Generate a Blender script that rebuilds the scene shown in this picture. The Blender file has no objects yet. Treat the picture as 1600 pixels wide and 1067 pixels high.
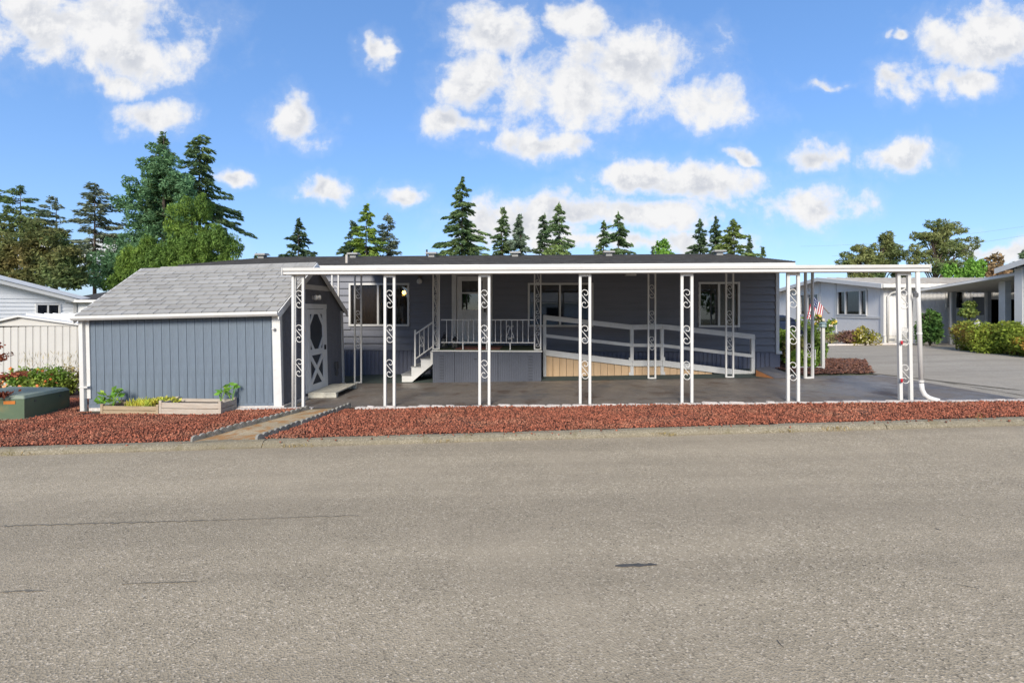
import bpy, math, random
import numpy as np
from mathutils import Vector, Matrix
random.seed(7); RNG = np.random.default_rng(11)
S = bpy.context.scene
C = S.collection
# ------------------------------------------------------------------ camera
CAMH, F, CX, HY = 1.65, 711.0, 800.0, 485.0
cd = bpy.data.cameras.new('camera'); cam = bpy.data.objects.new('camera', cd); C.objects.link(cam)
cam.location = (0, 0, CAMH); cam.rotation_euler = (math.pi/2, 0, 0)
cd.sensor_width = 36; cd.lens = 36*F/1600; cd.shift_y = -(533.5-HY)/1600; cd.clip_end = 3000
S.camera = cam
# ------------------------------------------------------------------ sky and sun
SUN_EL, SUN_AZ = 31.0, 193.0          # azimuth clockwise from +Y: behind the camera, to the left
SKY_STRENGTH = 0.10
def nd(nt, t, **kw):
    n = nt.nodes.new(t)
    for k, v in kw.items(): setattr(n, k, v)
    return n
def setin(n, **kw):
    for k, v in kw.items(): n.inputs[k].default_value = v
W = bpy.data.worlds.new('World'); S.world = W; W.use_nodes = True
def build_world():
    nt = W.node_tree; nt.nodes.clear(); L = nt.links.new
    def math_(op, a, b=None, c=None, clamp=False):
        n = nd(nt, 'ShaderNodeMath', operation=op, use_clamp=clamp)
        for i, v in enumerate((a, b, c)):
            if v is None: continue
            if isinstance(v, (int, float)): n.inputs[i].default_value = v
            else: L(v, n.inputs[i])
        return n.outputs[0]
    def vmath(op, a, b):
        n = nd(nt, 'ShaderNodeVectorMath', operation=op)
        for i, v in enumerate((a, b)):
            if isinstance(v, (tuple, list)): n.inputs[i].default_value = v
            elif v is not None: L(v, n.inputs[i])
        return n
    sky = nd(nt, 'ShaderNodeTexSky', sky_type='NISHITA', sun_disc=False, sun_elevation=math.radians(SUN_EL),
             sun_rotation=math.radians(SUN_AZ), air_density=1.0, dust_density=0.6, ozone_density=2.2, altitude=50)
    hsv = nd(nt, 'ShaderNodeHueSaturation'); setin(hsv, Hue=0.497, Saturation=1.18, Value=1.75); L(sky.outputs[0], hsv.inputs['Color'])
    gm = nd(nt, 'ShaderNodeGamma'); gm.inputs['Gamma'].default_value = .6; L(hsv.outputs[0], gm.inputs['Color'])   # even out zenith and horizon as the photo's tone curve does
    skyc = vmath('MULTIPLY', gm.outputs[0], (1.06, 1.34, 1.88)).outputs[0]
    tc = nd(nt, 'ShaderNodeTexCoord'); d = tc.outputs['Generated']
    sep = nd(nt, 'ShaderNodeSeparateXYZ'); L(d, sep.inputs[0])
    x, y, z = sep.outputs
    ys = math_('MAXIMUM', y, 0.15)
    comb = nd(nt, 'ShaderNodeCombineXYZ'); L(math_('DIVIDE', x, ys), comb.inputs[0]); L(math_('DIVIDE', z, ys), comb.inputs[2])
    p = comb.outputs[0]
    # ragged outlines: displace the lookup by noise of two sizes
    def noise(vec, scale, detail, rough=0.55, color=False, dist=0.0):
        n = nd(nt, 'ShaderNodeTexNoise'); setin(n, Scale=scale, Detail=detail, Roughness=rough, Distortion=dist); L(vec, n.inputs['Vector'])
        return n.outputs['Color' if color else 'Fac']
    wob = vmath('MULTIPLY', vmath('SUBTRACT', noise(p, 10, 3, .6, True), (.5, .5, .5)).outputs[0], (.13, 0, .085)).outputs[0]
    q = vmath('ADD', p, wob).outputs[0]
    blobs = [(110,35,190,66),(205,90,100,52),(185,128,55,24),(240,183,60,28),(460,188,46,36),(588,82,22,32),
        (770,50,74,54),(748,125,60,52),(712,192,46,24),(985,105,120,62),(890,140,130,68),(1090,160,84,40),(905,32,60,28),(858,225,90,26),
        (505,300,44,19),(633,306,36,19),(368,279,30,12),(1000,275,64,26),(1095,288,105,30),(900,330,150,28),(1010,335,120,30),(830,352,120,34),
        (1160,243,24,13),(1278,250,42,25),(1405,245,54,27),(1272,322,84,30),(1550,62,100,55),(1512,128,48,28),(1405,132,48,28),
        (1290,134,36,9),(1570,392,90,20),(1405,52,17,11),(960,378,200,20),(80,395,190,18)]
    acc = None
    for (bx, by, rx, ry) in blobs:
        c = ((bx-CX)/F, 0, (HY-by)/F)
        s = vmath('MULTIPLY', vmath('SUBTRACT', q, c).outputs[0], (F/(rx*1.3), 0, F/(ry*1.3)))
        ln = nd(nt, 'ShaderNodeVectorMath', operation='LENGTH'); L(s.outputs[0], ln.inputs[0])
        acc = ln.outputs['Value'] if acc is None else math_('MINIMUM', acc, ln.outputs['Value'])
    fb = noise(p, 9, 9, .64, dist=.15)
    dens = math_('ADD', math_('SUBTRACT', .98, acc), math_('MULTIPLY', math_('SUBTRACT', fb, .5), 2.2))
    def sstep(v, lo, hi, a=0., b=1.):
        m = nd(nt, 'ShaderNodeMapRange', interpolation_type='SMOOTHSTEP'); setin(m, **{'From Min': lo, 'From Max': hi, 'To Min': a, 'To Max': b}); L(v, m.inputs['Value']); return m.outputs[0]
    front = math_('MAXIMUM', sstep(dens, -.02, .64), sstep(dens, -.40, .40, 0., .14))
    low = sstep(z, -.01, .04)
    # thick middles and undersides are a little greyer than the rims
    soft = noise(vmath('ADD', p, (-.012, 0, 0.035)).outputs[0], 9, 5, .62, dist=.15)
    shade = math_('MULTIPLY', sstep(dens, .25, .95), sstep(math_('SUBTRACT', soft, fb), -.10, .13))
    def cloudy(mask, shade):
        cc = nd(nt, 'ShaderNodeMix', data_type='RGBA')
        if isinstance(shade, float): cc.inputs['Factor'].default_value = shade
        else: L(shade, cc.inputs['Factor'])
        cc.inputs['A'].default_value = (*CLOUD_LIT, 1); cc.inputs['B'].default_value = (*CLOUD_GREY, 1)
        mx = nd(nt, 'ShaderNodeMix', data_type='RGBA'); L(math_('MULTIPLY', mask, low), mx.inputs['Factor']); L(skyc, mx.inputs['A']); L(cc.outputs['Result'], mx.inputs['B'])
        bg = nd(nt, 'ShaderNodeBackground'); bg.inputs['Strength'].default_value = SKY_STRENGTH; L(mx.outputs['Result'], bg.inputs['Color']); return bg.outputs[0]
    # the rest of the sky: the same kind of broken cumulus all round
    gn = noise(vmath('MULTIPLY', d, (1, 1, 1.7)).outputs[0], 3.6, 5, .58)
    mix = nd(nt, 'ShaderNodeMixShader'); L(sstep(y, .42, .60), mix.inputs[0]); L(cloudy(sstep(gn, .49, .63), .4), mix.inputs[1]); L(cloudy(front, shade), mix.inputs[2])
    out = nd(nt, 'ShaderNodeOutputWorld'); L(mix.outputs[0], out.inputs[0])
CLOUD_LIT, CLOUD_GREY = (6.1, 6.1, 6.15), (4.1, 4.3, 4.75)
build_world(); W.cycles.sampling_method = 'MANUAL'; W.cycles.sample_map_resolution = 512
sd = bpy.data.lights.new('sun', 'SUN'); sd.energy = 3.2; sd.angle = math.radians(20); sd.color = (1, .93, .82)
sun = bpy.data.objects.new('sun', sd); C.objects.link(sun)
_e, _a = math.radians(SUN_EL), math.radians(SUN_AZ)
sdir = Vector((math.sin(_a)*math.cos(_e), math.cos(_a)*math.cos(_e), math.sin(_e)))
sun.rotation_euler = (-sdir).to_track_quat('-Z', 'Y').to_euler(); sun.location = sdir*60
S.view_settings.view_transform = 'Standard'; S.view_settings.look = 'None'; S.view_settings.gamma = 1
S.view_settings.use_curve_mapping = False; S.view_settings.exposure = 0.60
S.render.engine = 'CYCLES'; S.cycles.max_bounces = 6; S.cycles.diffuse_bounces = 3; S.cycles.glossy_bounces = 3; S.cycles.transparent_max_bounces = 8
# ------------------------------------------------------------------ frames of reference
def slope(x): return 0.0235*min(max(x, -13.0), 15.0)          # the lot rises gently to the right
ANG = math.radians(3.27); OX, OY = -4.04, 8.10                 # the home and its carport stand at this angle
ca, sa = math.cos(ANG), math.sin(ANG)
def H(s, t): return (OX + s*ca + t*sa, OY - s*sa + t*ca)
def toH(x, y): return ((x-OX)*ca - (y-OY)*sa, (x-OX)*sa + (y-OY)*ca)
def HP(px, py, t):                                             # measured point on the plane t of the home frame -> s, z
    dx = (px-CX)/F
    k = (t + OX*sa + OY*ca)/(dx*sa + ca)
    return toH(dx*k, k)[0], CAMH + (HY-py)/F*k
def hs(px, t): return HP(px, HY, t)[0]
def at(px, py, Y): return Vector(((px-CX)/F*Y, Y, CAMH + (HY-py)/F*Y))
def ground(px, py):                                            # measured point on the sloping lot
    r = (px-CX)/F
    D = CAMH/((py-HY)/F + .0235*r)
    return r*D, D
# ------------------------------------------------------------------ mesh helpers
class MB:
    def __init__(self): self.v = []; self.f = []
    def add(self, vs, fs):
        o = len(self.v); self.v += [tuple(p) for p in vs]; self.f += [tuple(i+o for i in f) for f in fs]; return self
    def box(self, x0, x1, y0, y1, z0, z1):
        return self.add([(x0,y0,z0),(x1,y0,z0),(x1,y1,z0),(x0,y1,z0),(x0,y0,z1),(x1,y0,z1),(x1,y1,z1),(x0,y1,z1)],
            [(0,3,2,1),(4,5,6,7),(0,1,5,4),(1,2,6,5),(2,3,7,6),(3,0,4,7)])
    def hexa(self, b, t):
        return self.add(list(b)+list(t), [(0,3,2,1),(4,5,6,7),(0,1,5,4),(1,2,6,5),(2,3,7,6),(3,0,4,7)])
    def extr(self, poly, axis, a, b):                          # polygon in the other two axes, extruded along axis
        def P(p, w):
            return {'x': (w, p[0], p[1]), 'y': (p[0], w, p[1]), 'z': (p[0], p[1], w)}[axis]
        n = len(poly); vs = [P(p, a) for p in poly]+[P(p, b) for p in poly]
        fs = [tuple(range(n)), tuple(range(2*n-1, n-1, -1))]+[(i, i+n, (i+1) % n+n, (i+1) % n) for i in range(n)]
        return self.add(vs, fs)
    def tube(self, pts, r, n=6, caps=True):
        pts = [Vector(p) for p in pts]; rs = r if isinstance(r, (list, tuple)) else [r]*len(pts); vs = []; fs = []
        up = None
        for i, p in enumerate(pts):
            d = (pts[min(i+1, len(pts)-1)]-pts[max(i-1, 0)]).normalized()
            if up is None: up = d.orthogonal().normalized()
            a = (up - d*up.dot(d)); a = a.normalized() if a.length > 1e-5 else d.orthogonal().normalized(); up = a; b = d.cross(a)
            for k in range(n):
                w = 2*math.pi*(k+.5)/n; vs.append(p + (a*math.cos(w)+b*math.sin(w))*rs[i])
        for i in range(len(pts)-1):
            for k in range(n): fs.append((i*n+k, i*n+(k+1) % n, (i+1)*n+(k+1) % n, (i+1)*n+k))
        if caps: fs += [tuple(range(n-1, -1, -1)), tuple((len(pts)-1)*n+k for k in range(n))]
        return self.add(vs, fs)
    def lathe(self, prof, n=12, c=(0,0,0)):
        vs = [(c[0]+r*math.cos(2*math.pi*k/n), c[1]+r*math.sin(2*math.pi*k/n), c[2]+z) for r, z in prof for k in range(n)]
        fs = [(i*n+k, i*n+(k+1) % n, (i+1)*n+(k+1) % n, (i+1)*n+k) for i in range(len(prof)-1) for k in range(n)]
        fs += [tuple(range(n-1, -1, -1)), tuple((len(prof)-1)*n+k for k in range(n))]
        return self.add(vs, fs)
    def mesh(self, name, mat, smooth=False):
        me = bpy.data.meshes.new(name); me.from_pydata(self.v, [], self.f); me.materials.append(mat)
        import bmesh
        bm = bmesh.new(); bm.from_mesh(me); bmesh.ops.recalc_face_normals(bm, faces=bm.faces); bm.to_mesh(me); bm.free()
        if smooth: me.polygons.foreach_set('use_smooth', [True]*len(me.polygons))
        me.update(); return me
    def build(self, name, mat, parent=None, smooth=False, bevel=0):
        o = link(name, self.mesh(name, mat, smooth), parent)
        if bevel:
            m = o.modifiers.new('bevel', 'BEVEL'); m.width = bevel; m.segments = 2; m.limit_method = 'ANGLE'
        return o
def link(name, data, parent=None, loc=None):
    o = bpy.data.objects.new(name, data); C.objects.link(o)
    if parent: o.parent = parent
    if loc: o.location = loc
    return o
def tag(o, label, cat, group=None):
    o['label'] = label; o['category'] = cat
    if group: o['group'] = group
    return o
def thing(name, label, cat, loc=(0,0,0), rot=(0,0,0), group=None):
    o = link(name, None); o.location = loc; o.rotation_euler = rot; o.empty_display_size = .2
    return tag(o, label, cat, group)
def hthing(name, label, cat, s, t, z=None, group=None):        # a thing in the home's frame, standing on the lot
    x, y = H(s, t)
    return thing(name, label, cat, (x, y, slope(x) if z is None else z), (0, 0, -ANG), group)
def raw_mesh(name, V, Fq, mat):                                # big numpy meshes
    me = bpy.data.meshes.new(name); n = Fq.shape[1]
    me.vertices.add(len(V)); me.vertices.foreach_set('co', V.astype(np.float32).ravel())
    me.loops.add(Fq.size); me.loops.foreach_set('vertex_index', Fq.astype(np.int32).ravel())
    me.polygons.add(len(Fq)); me.polygons.foreach_set('loop_start', np.arange(0, Fq.size, n, dtype=np.int32))
    me.polygons.foreach_set('loop_total', np.full(len(Fq), n, dtype=np.int32))
    me.materials.append(mat); me.update(calc_edges=True); me.validate(); return me
# ------------------------------------------------------------------ materials
MATS = {}
def mat(name, col, rough=.6, var=.12, scale=6, col2=None, c2amt=.5, c2scale=1.5, bump=0, bscale=60, spec=.5, metal=0, island=0, stretch=(1,1,1), trans=0):
    if name in MATS: return MATS[name]
    m = bpy.data.materials.new(name); m.use_nodes = True; nt = m.node_tree; L = nt.links.new
    b = nt.nodes['Principled BSDF']; setin(b, Roughness=rough, Metallic=metal); b.inputs['Specular IOR Level'].default_value = spec
    tc = nd(nt, 'ShaderNodeTexCoord'); mp = nd(nt, 'ShaderNodeMapping'); mp.inputs['Scale'].default_value = stretch; L(tc.outputs['Object'], mp.inputs[0])
    def noise(sc, det=5, r=.6):
        n = nd(nt, 'ShaderNodeTexNoise'); setin(n, Scale=sc, Detail=det, Roughness=r); L(mp.outputs[0], n.inputs['Vector']); return n.outputs['Fac']
    def mix(fac, A, B, blend='MIX'):
        n = nd(nt, 'ShaderNodeMix', data_type='RGBA', blend_type=blend)
        for k, v in (('Factor', fac), ('A', A), ('B', B)):
            if isinstance(v, (int, float)): n.inputs[k].default_value = v
            elif isinstance(v, tuple): n.inputs[k].default_value = (*v[:3], 1)
            else: L(v, n.inputs[k])
        return n.outputs['Result']
    c = tuple(col)
    if col2:
        r = nd(nt, 'ShaderNodeMapRange', interpolation_type='SMOOTHSTEP'); setin(r, **{'From Min': 1-c2amt-.13, 'From Max': 1-c2amt+.13}); L(noise(c2scale, 6, .65), r.inputs['Value'])
        c = mix(r.outputs[0], c, tuple(col2))
    if island:
        g = nd(nt, 'ShaderNodeNewGeometry'); r = nd(nt, 'ShaderNodeMapRange'); setin(r, **{'To Min': 1-island, 'To Max': 1+island}); L(g.outputs['Random Per Island'], r.inputs['Value'])
        cb = nd(nt, 'ShaderNodeCombineColor'); [L(r.outputs[0], cb.inputs[i]) for i in range(3)]
        c = mix(1.0, c, cb.outputs[0], 'MULTIPLY')
    if var:
        r = nd(nt, 'ShaderNodeMapRange'); setin(r, **{'From Min': .25, 'From Max': .75, 'To Min': 1-var, 'To Max': 1+var}); L(noise(scale), r.inputs['Value'])
        cb = nd(nt, 'ShaderNodeCombineColor'); [L(r.outputs[0], cb.inputs[i]) for i in range(3)]
        c = mix(1.0, c, cb.outputs[0], 'MULTIPLY')
    if isinstance(c, tuple): b.inputs['Base Color'].default_value = (*c, 1)
    else: L(c, b.inputs['Base Color'])
    if bump:
        bp = nd(nt, 'ShaderNodeBump'); setin(bp, Strength=bump, Distance=.02); L(noise(bscale, 4), bp.inputs['Height']); L(bp.outputs[0], b.inputs['Normal'])
    if trans:
        t = nd(nt, 'ShaderNodeBsdfTranslucent'); L(c, t.inputs['Color']) if not isinstance(c, tuple) else None
        mx = nd(nt, 'ShaderNodeMixShader'); mx.inputs[0].default_value = trans; L(b.outputs[0], mx.inputs[1]); L(t.outputs[0], mx.inputs[2])
        L(mx.outputs[0], nt.nodes['Material Output'].inputs[0])
    MATS[name] = m; return m
def asphalt(name, base, chip, chipamt, tint, rough=.9, wet=0.0, stain=None):
    m = bpy.data.materials.new(name); m.use_nodes = True; nt = m.node_tree; L = nt.links.new; b = nt.nodes['Principled BSDF']
    tc = nd(nt, 'ShaderNodeTexCoord')
    def noise(sc, det=5, r=.6):
        n = nd(nt, 'ShaderNodeTexNoise'); setin(n, Scale=sc, Detail=det, Roughness=r); L(tc.outputs['Object'], n.inputs['Vector']); return n.outputs['Fac']
    def ramp(v, lo, hi, a=0., bb=1.):
        r = nd(nt, 'ShaderNodeMapRange', interpolation_type='SMOOTHSTEP'); setin(r, **{'From Min': lo, 'From Max': hi, 'To Min': a, 'To Max': bb}); L(v, r.inputs['Value']); return r.outputs[0]
    def mix(fac, A, B, blend='MIX'):
        n = nd(nt, 'ShaderNodeMix', data_type='RGBA', blend_type=blend)
        for k, v in (('Factor', fac), ('A', A), ('B', B)):
            if isinstance(v, (int, float)): n.inputs[k].default_value = v
            elif isinstance(v, tuple): n.inputs[k].default_value = (*v[:3], 1)
            else: L(v, n.inputs[k])
        return n.outputs['Result']
    vo = nd(nt, 'ShaderNodeTexVoronoi'); setin(vo, Scale=105.0, Randomness=1.0); L(tc.outputs['Object'], vo.inputs['Vector'])
    sc = nd(nt, 'ShaderNodeSeparateColor'); L(vo.outputs['Color'], sc.inputs[0])
    c = mix(ramp(sc.outputs[0], 1-chipamt, 1.0), base, chip)                       # pale aggregate chips
    c = mix(ramp(sc.outputs[1], .78, 1.0, 0, .75), c, tuple(v*.35 for v in base))   # dark pores
    vs = nd(nt, 'ShaderNodeTexVoronoi'); setin(vs, Scale=38.0); L(tc.outputs['Object'], vs.inputs['Vector'])
    s2 = nd(nt, 'ShaderNodeSeparateColor'); L(vs.outputs['Color'], s2.inputs[0])
    c = mix(ramp(s2.outputs[0], .95, .995, 0, .4), c, chip)
    c = mix(ramp(noise(.55, 6, .65), .35, .68, 0, .55), c, tint, 'MIX')
    g = nd(nt, 'ShaderNodeCombineColor'); v = ramp(noise(2.3, 7, .7), .25, .75, .93, 1.06); [L(v, g.inputs[i]) for i in range(3)]
    c = mix(1.0, c, g.outputs[0], 'MULTIPLY')
    mp = nd(nt, 'ShaderNodeMapping'); mp.inputs['Scale'].default_value = (.05, .9, 1); L(tc.outputs['Object'], mp.inputs[0])      # wear running along the road
    wn = nd(nt, 'ShaderNodeTexNoise'); setin(wn, Scale=1.6, Detail=5.0, Roughness=.6); L(mp.outputs[0], wn.inputs['Vector'])
    g2 = nd(nt, 'ShaderNodeCombineColor'); v2 = ramp(wn.outputs['Fac'], .3, .7, .86, 1.10); [L(v2, g2.inputs[i]) for i in range(3)]
    c = mix(1.0, c, g2.outputs[0], 'MULTIPLY')
    if stain:
        for (scl, lo, col, am) in stain: c = mix(ramp(noise(scl, 6, .65), lo, lo+.13, 0, am), c, col)
    L(c, b.inputs['Base Color']); b.inputs['Specular IOR Level'].default_value = .4
    if wet: L(ramp(noise(1.1, 5, .6), .38, .62, rough, rough-wet), b.inputs['Roughness'])
    else: b.inputs['Roughness'].default_value = rough
    bp = nd(nt, 'ShaderNodeBump'); setin(bp, Strength=.55, Distance=.006); L(vo.outputs['Distance'], bp.inputs['Height']); L(bp.outputs[0], b.inputs['Normal'])
    return m
def glass(name, tint=(.8, .85, .85), clear=.8, rough=.02):
    m = bpy.data.materials.new(name); m.use_nodes = True; nt = m.node_tree; L = nt.links.new; nt.nodes.remove(nt.nodes['Principled BSDF'])
    tr = nd(nt, 'ShaderNodeBsdfTransparent'); tr.inputs[0].default_value = (*[v*clear for v in tint], 1)
    gl = nd(nt, 'ShaderNodeBsdfGlossy'); gl.inputs['Roughness'].default_value = rough; gl.inputs[0].default_value = (.95, .97, 1, 1)
    fr = nd(nt, 'ShaderNodeFresnel'); fr.inputs[0].default_value = 1.75
    mx = nd(nt, 'ShaderNodeMixShader'); L(fr.outputs[0], mx.inputs[0]); L(tr.outputs[0], mx.inputs[1]); L(gl.outputs[0], mx.inputs[2])
    L(mx.outputs[0], nt.nodes['Material Output'].inputs[0]); return m
def emit(name, col, st):
    m = bpy.data.materials.new(name); m.use_nodes = True; nt = m.node_tree; b = nt.nodes['Principled BSDF']
    b.inputs['Emission Color'].default_value = (*col, 1); b.inputs['Emission Strength'].default_value = st; b.inputs['Base Color'].default_value = (*col, 1); return m
WHITE = mat('white_paint', (.64,.625,.59), .45, .05, 3, (.52,.485,.43), .25, 9, bump=.05)
WHITE2 = mat('white_wood_paint', (.62,.61,.58), .6, .08, 5, (.46,.435,.39), .28, 11, bump=.15, bscale=40)
CREAM = mat('cream_metal', (.72,.69,.62), .55, .07, 2, (.55,.50,.42), .3, 3)
SHEDBLUE = mat('blue_grey_board', (.142,.178,.218), .75, .13, 14, (.118,.148,.182), .45, 1.6, bump=.3, bscale=70, stretch=(6,6,.5))
HOMEBLUE = mat('slate_blue_siding', (.178,.182,.205), .6, .1, 3, (.148,.15,.168), .35, 1.5, bump=.15, bscale=50, stretch=(.5,2,8))
SKIRT = mat('slate_blue_skirting', (.15,.158,.205), .55, .08, 4, (.125,.13,.165), .35, 2, bump=.05)
PORCHB = mat('porch_board_blue', (.074,.082,.104), .7, .1, 5, (.06,.066,.082), .35, 2.5, bump=.15, bscale=50)
SHINGLE_L = mat('pale_grey_shingle', (.31,.30,.28), .92, .14, 5, (.235,.228,.21), .42, 2.2, bump=.5, bscale=140)
SHINGLE_D = mat('charcoal_shingle', (.038,.037,.037), .9, .35, 7, (.075,.074,.072), .4, 5, bump=.5, bscale=90, stretch=(.6,2,2))
LAVA = mat('red_lava_rock', (.275,.088,.048), .95, .35, 7, (.325,.138,.080), .42, 1.4, island=.62)
LAVAB = mat('lava_bed', (.07,.028,.02), 1, .3, 18)
CONC = mat('kerb_concrete', (.30,.268,.20), .95, .35, 45, (.235,.205,.14), .42, 3.5, bump=.9, bscale=120)
CONC_L = mat('painted_edging_stone', (.66,.60,.55), .9, .2, 22, (.48,.38,.32), .35, 12, bump=.8, bscale=70)
EDGE = mat('scallop_concrete', (.30,.285,.25), .95, .25, 30, (.19,.185,.15), .45, 8, bump=.7, bscale=90)
PATH = mat('path_aggregate', (.40,.365,.30), .95, .3, 45, (.30,.17,.075), .42, 2.6, bump=.7, bscale=110, stretch=(.6,1.5,1))
CARPET = mat('green_outdoor_carpet', (.048,.068,.058), 1, .2, 5, (.075,.085,.075), .4, 2, bump=.4, bscale=260)
TAN = mat('tan_plywood', (.62,.425,.245), .7, .08, 3, (.54,.36,.20), .4, 2, bump=.15, bscale=40, stretch=(4,4,.6))
GREYWOOD = mat('weathered_wood', (.42,.32,.20), .9, .2, 8, (.28,.19,.11), .4, 4, bump=.5, bscale=45, stretch=(.6,4,6))
PALEWOOD = mat('bleached_wood', (.50,.43,.35), .9, .2, 8, (.36,.28,.21), .4, 4, bump=.5, bscale=45, stretch=(.6,4,6))
PALLETW = mat('painted_step_wood', (.62,.59,.49), .85, .15, 8, (.27,.235,.18), .35, 7, bump=.4, bscale=40)
SOIL = mat('planter_soil', (.05,.035,.025), 1, .4, 25, bump=1, bscale=50)
BARK = mat('bark_mulch', (.12,.055,.04), 1, .4, 20, (.2,.1,.07), .45, 9, bump=1, bscale=60)
UTIL = mat('utility_green', (.10,.145,.085), .5, .15, 2, (.17,.165,.08), .36, 2.2, bump=.05)
UTILTOP = mat('utility_green_top', (.20,.245,.19), .6, .1, 3)
BLACK = mat('black_metal', (.018,.018,.02), .45, .1, 9)
DARKGREY = mat('dark_grey_paint', (.09,.09,.092), .6, .1, 5)
GREYPOST = mat('grey_paint', (.30,.30,.295), .6, .1, 5)
PLY = mat('ramp_felt', (.085,.085,.098), .95, .15, 7, (.12,.11,.10), .35, 4, bump=.4, bscale=120)
RUSTWOOD = mat('red_brown_plywood', (.30,.125,.045), .8, .2, 7, bump=.2)
RED = mat('red_reflector', (.5,.02,.03), .25, .05)
NEIGH = mat('pale_blue_grey_siding', (.74,.725,.70), .7, .06, 3, (.68,.665,.64), .4, 1.5)
NEIGHB = mat('pale_aqua_siding', (.50,.57,.59), .7, .06, 3)
LAPW = mat('white_lap_siding', (.78,.78,.77), .6, .05, 3)
SHEDW = mat('off_white_metal', (.54,.52,.475), .55, .06, 2, (.48,.455,.40), .3, 2)
METALROOF = mat('cream_metal_roof', (.60,.54,.45), .6, .1, 3, (.50,.42,.33), .4, 1.2)
WOODTRUNK = mat('tree_bark', (.075,.055,.042), .95, .3, 6, bump=.6, bscale=12)
SCREEN = mat('window_screen', (.085,.078,.072), .8, .1, 20)
CURTAIN = mat('curtain_cloth', (.46,.42,.37), .95, .15, 4, stretch=(9,9,.4))
GCURT = mat('olive_blind', (.34,.33,.15), .9, .15, 3, stretch=(1,1,3))
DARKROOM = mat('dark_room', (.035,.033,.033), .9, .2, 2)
MATT = mat('door_mat', (.20,.075,.055), 1, .35, 60)
GLASS = glass('window_glass'); GLASSD = glass('dark_window_glass', (.6,.63,.6), .75)
LAMPG = emit('warm_bulb', (1, .62, .25), 14)
ROAD = asphalt('road_asphalt', (.335,.276,.190), (.56,.47,.35), .24, (.355,.292,.205), .92)
LANE = asphalt('lane_asphalt', (.345,.305,.245), (.50,.455,.385), .22, (.315,.275,.22), .92)
SLAB = asphalt('sealed_asphalt', (.165,.14,.118), (.24,.215,.19), .15, (.215,.185,.155), .7, .38,
               [(1.7, .53, (.095,.062,.042), .75), (.9, .52, (.10,.096,.095), .7), (5.1, .60, (.30,.29,.28), .5)])
CONC = asphalt('kerb_aggregate', (.25,.215,.148), (.42,.37,.28), .30, (.215,.18,.115), .95, 0, [(4.0, .55, (.16,.135,.07), .6)])
PATH = asphalt('path_aggregate_chips', (.42,.335,.215), (.55,.46,.33), .28, (.38,.28,.15), .95, 0, [(4.4, .46, (.36,.175,.055), .85), (1.6, .55, (.22,.165,.095), .6)])
TAR = mat('tar', (.075,.07,.062), .7, .3, 20)
CRACK = mat('crack_line', (.165,.145,.112), .95, .4, 30)  # brown-grey tone of the thin crack ribbons on road and lane
def foliage(name, a, b, amt=.5, sc=.8, isl=.45, tr=.35, g=1.7): return mat(name, tuple(v*g*w for v, w in zip(a, (1.06,1,.9))), .75, .2, 3, tuple(v*g*w for v, w in zip(b, (1.06,1,.9))), amt, sc, island=isl, trans=tr, spec=.25)
# ------------------------------------------------------------------ ground, road, kerb
def structure(o): o['kind'] = 'structure'; return o
def sheet(name, xs, ylo, yhi, dz, m, n=1, zf=slope):
    v = []; f = []
    for x in xs:
        a, b = ylo(x), yhi(x)
        for j in range(n+1): v.append((x, a+(b-a)*j/n, zf(x)+dz))
    for i in range(len(xs)-1):
        for j in range(n): f.append((i*(n+1)+j, (i+1)*(n+1)+j, (i+1)*(n+1)+j+1, i*(n+1)+j+1))
    return MB().add(v, f).build(name, m)
KX0, KY0, KX1, KY1 = -6.6, 5.87, 6.94, 6.17
def kerb_y(x): return KY0 + (KY1-KY0)*(x-KX0)/(KX1-KX0)
KW = .17
far = [-700,-100,-30,-13,0,15,40,100,700]
GRASSY = mat('far_ground', (.10,.105,.06), 1, .3, .4, (.16,.13,.09), .4, .1)
structure(sheet('ground', far, lambda x: -60, lambda x: 900, -.30, GRASSY))
road = structure(sheet('road', far, lambda x: -9, lambda x: kerb_y(x)+.04, -.07, ROAD))
structure(sheet('yard', far, lambda x: kerb_y(x)+KW-.02, lambda x: 900, -.012, GRASSY))
kerb = link('kerb', None); structure(kerb)
_joints = [-40, -13, ground(402, 695)[0], 5.05, 15, 40]
for i in range(len(_joints)-1):
    x0, x1 = _joints[i]+.004, _joints[i+1]-.004; n = max(4, int((x1-x0)/.25)); v = []; f = []
    prof = [(-.0,-.11),(0.0,-.055),(.02,-.022),(.06,.004),(.12,.010),(KW,.004),(KW,-.10)]
    for k in range(n+1):
        x = x0+(x1-x0)*k/n; jy = RNG.normal(0, .004)
        for (py_, pz) in prof: v.append((x, kerb_y(x)+py_+jy+RNG.normal(0,.003), slope(x)+pz+RNG.normal(0,.003)))
    m_ = len(prof)
    for k in range(n):
        for j in range(m_-1): f.append((k*m_+j, (k+1)*m_+j, (k+1)*m_+j+1, k*m_+j+1))
    f += [tuple(range(m_)), tuple(n*m_+j for j in range(m_-1, -1, -1))]
    MB().add(v, f).build('kerb_segment', CONC, kerb, smooth=False)
def road_pt(px, py):
    r = (px-CX)/F; D = (CAMH+.07)/((py-HY)/F + .0235*r); return r*D, D
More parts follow.
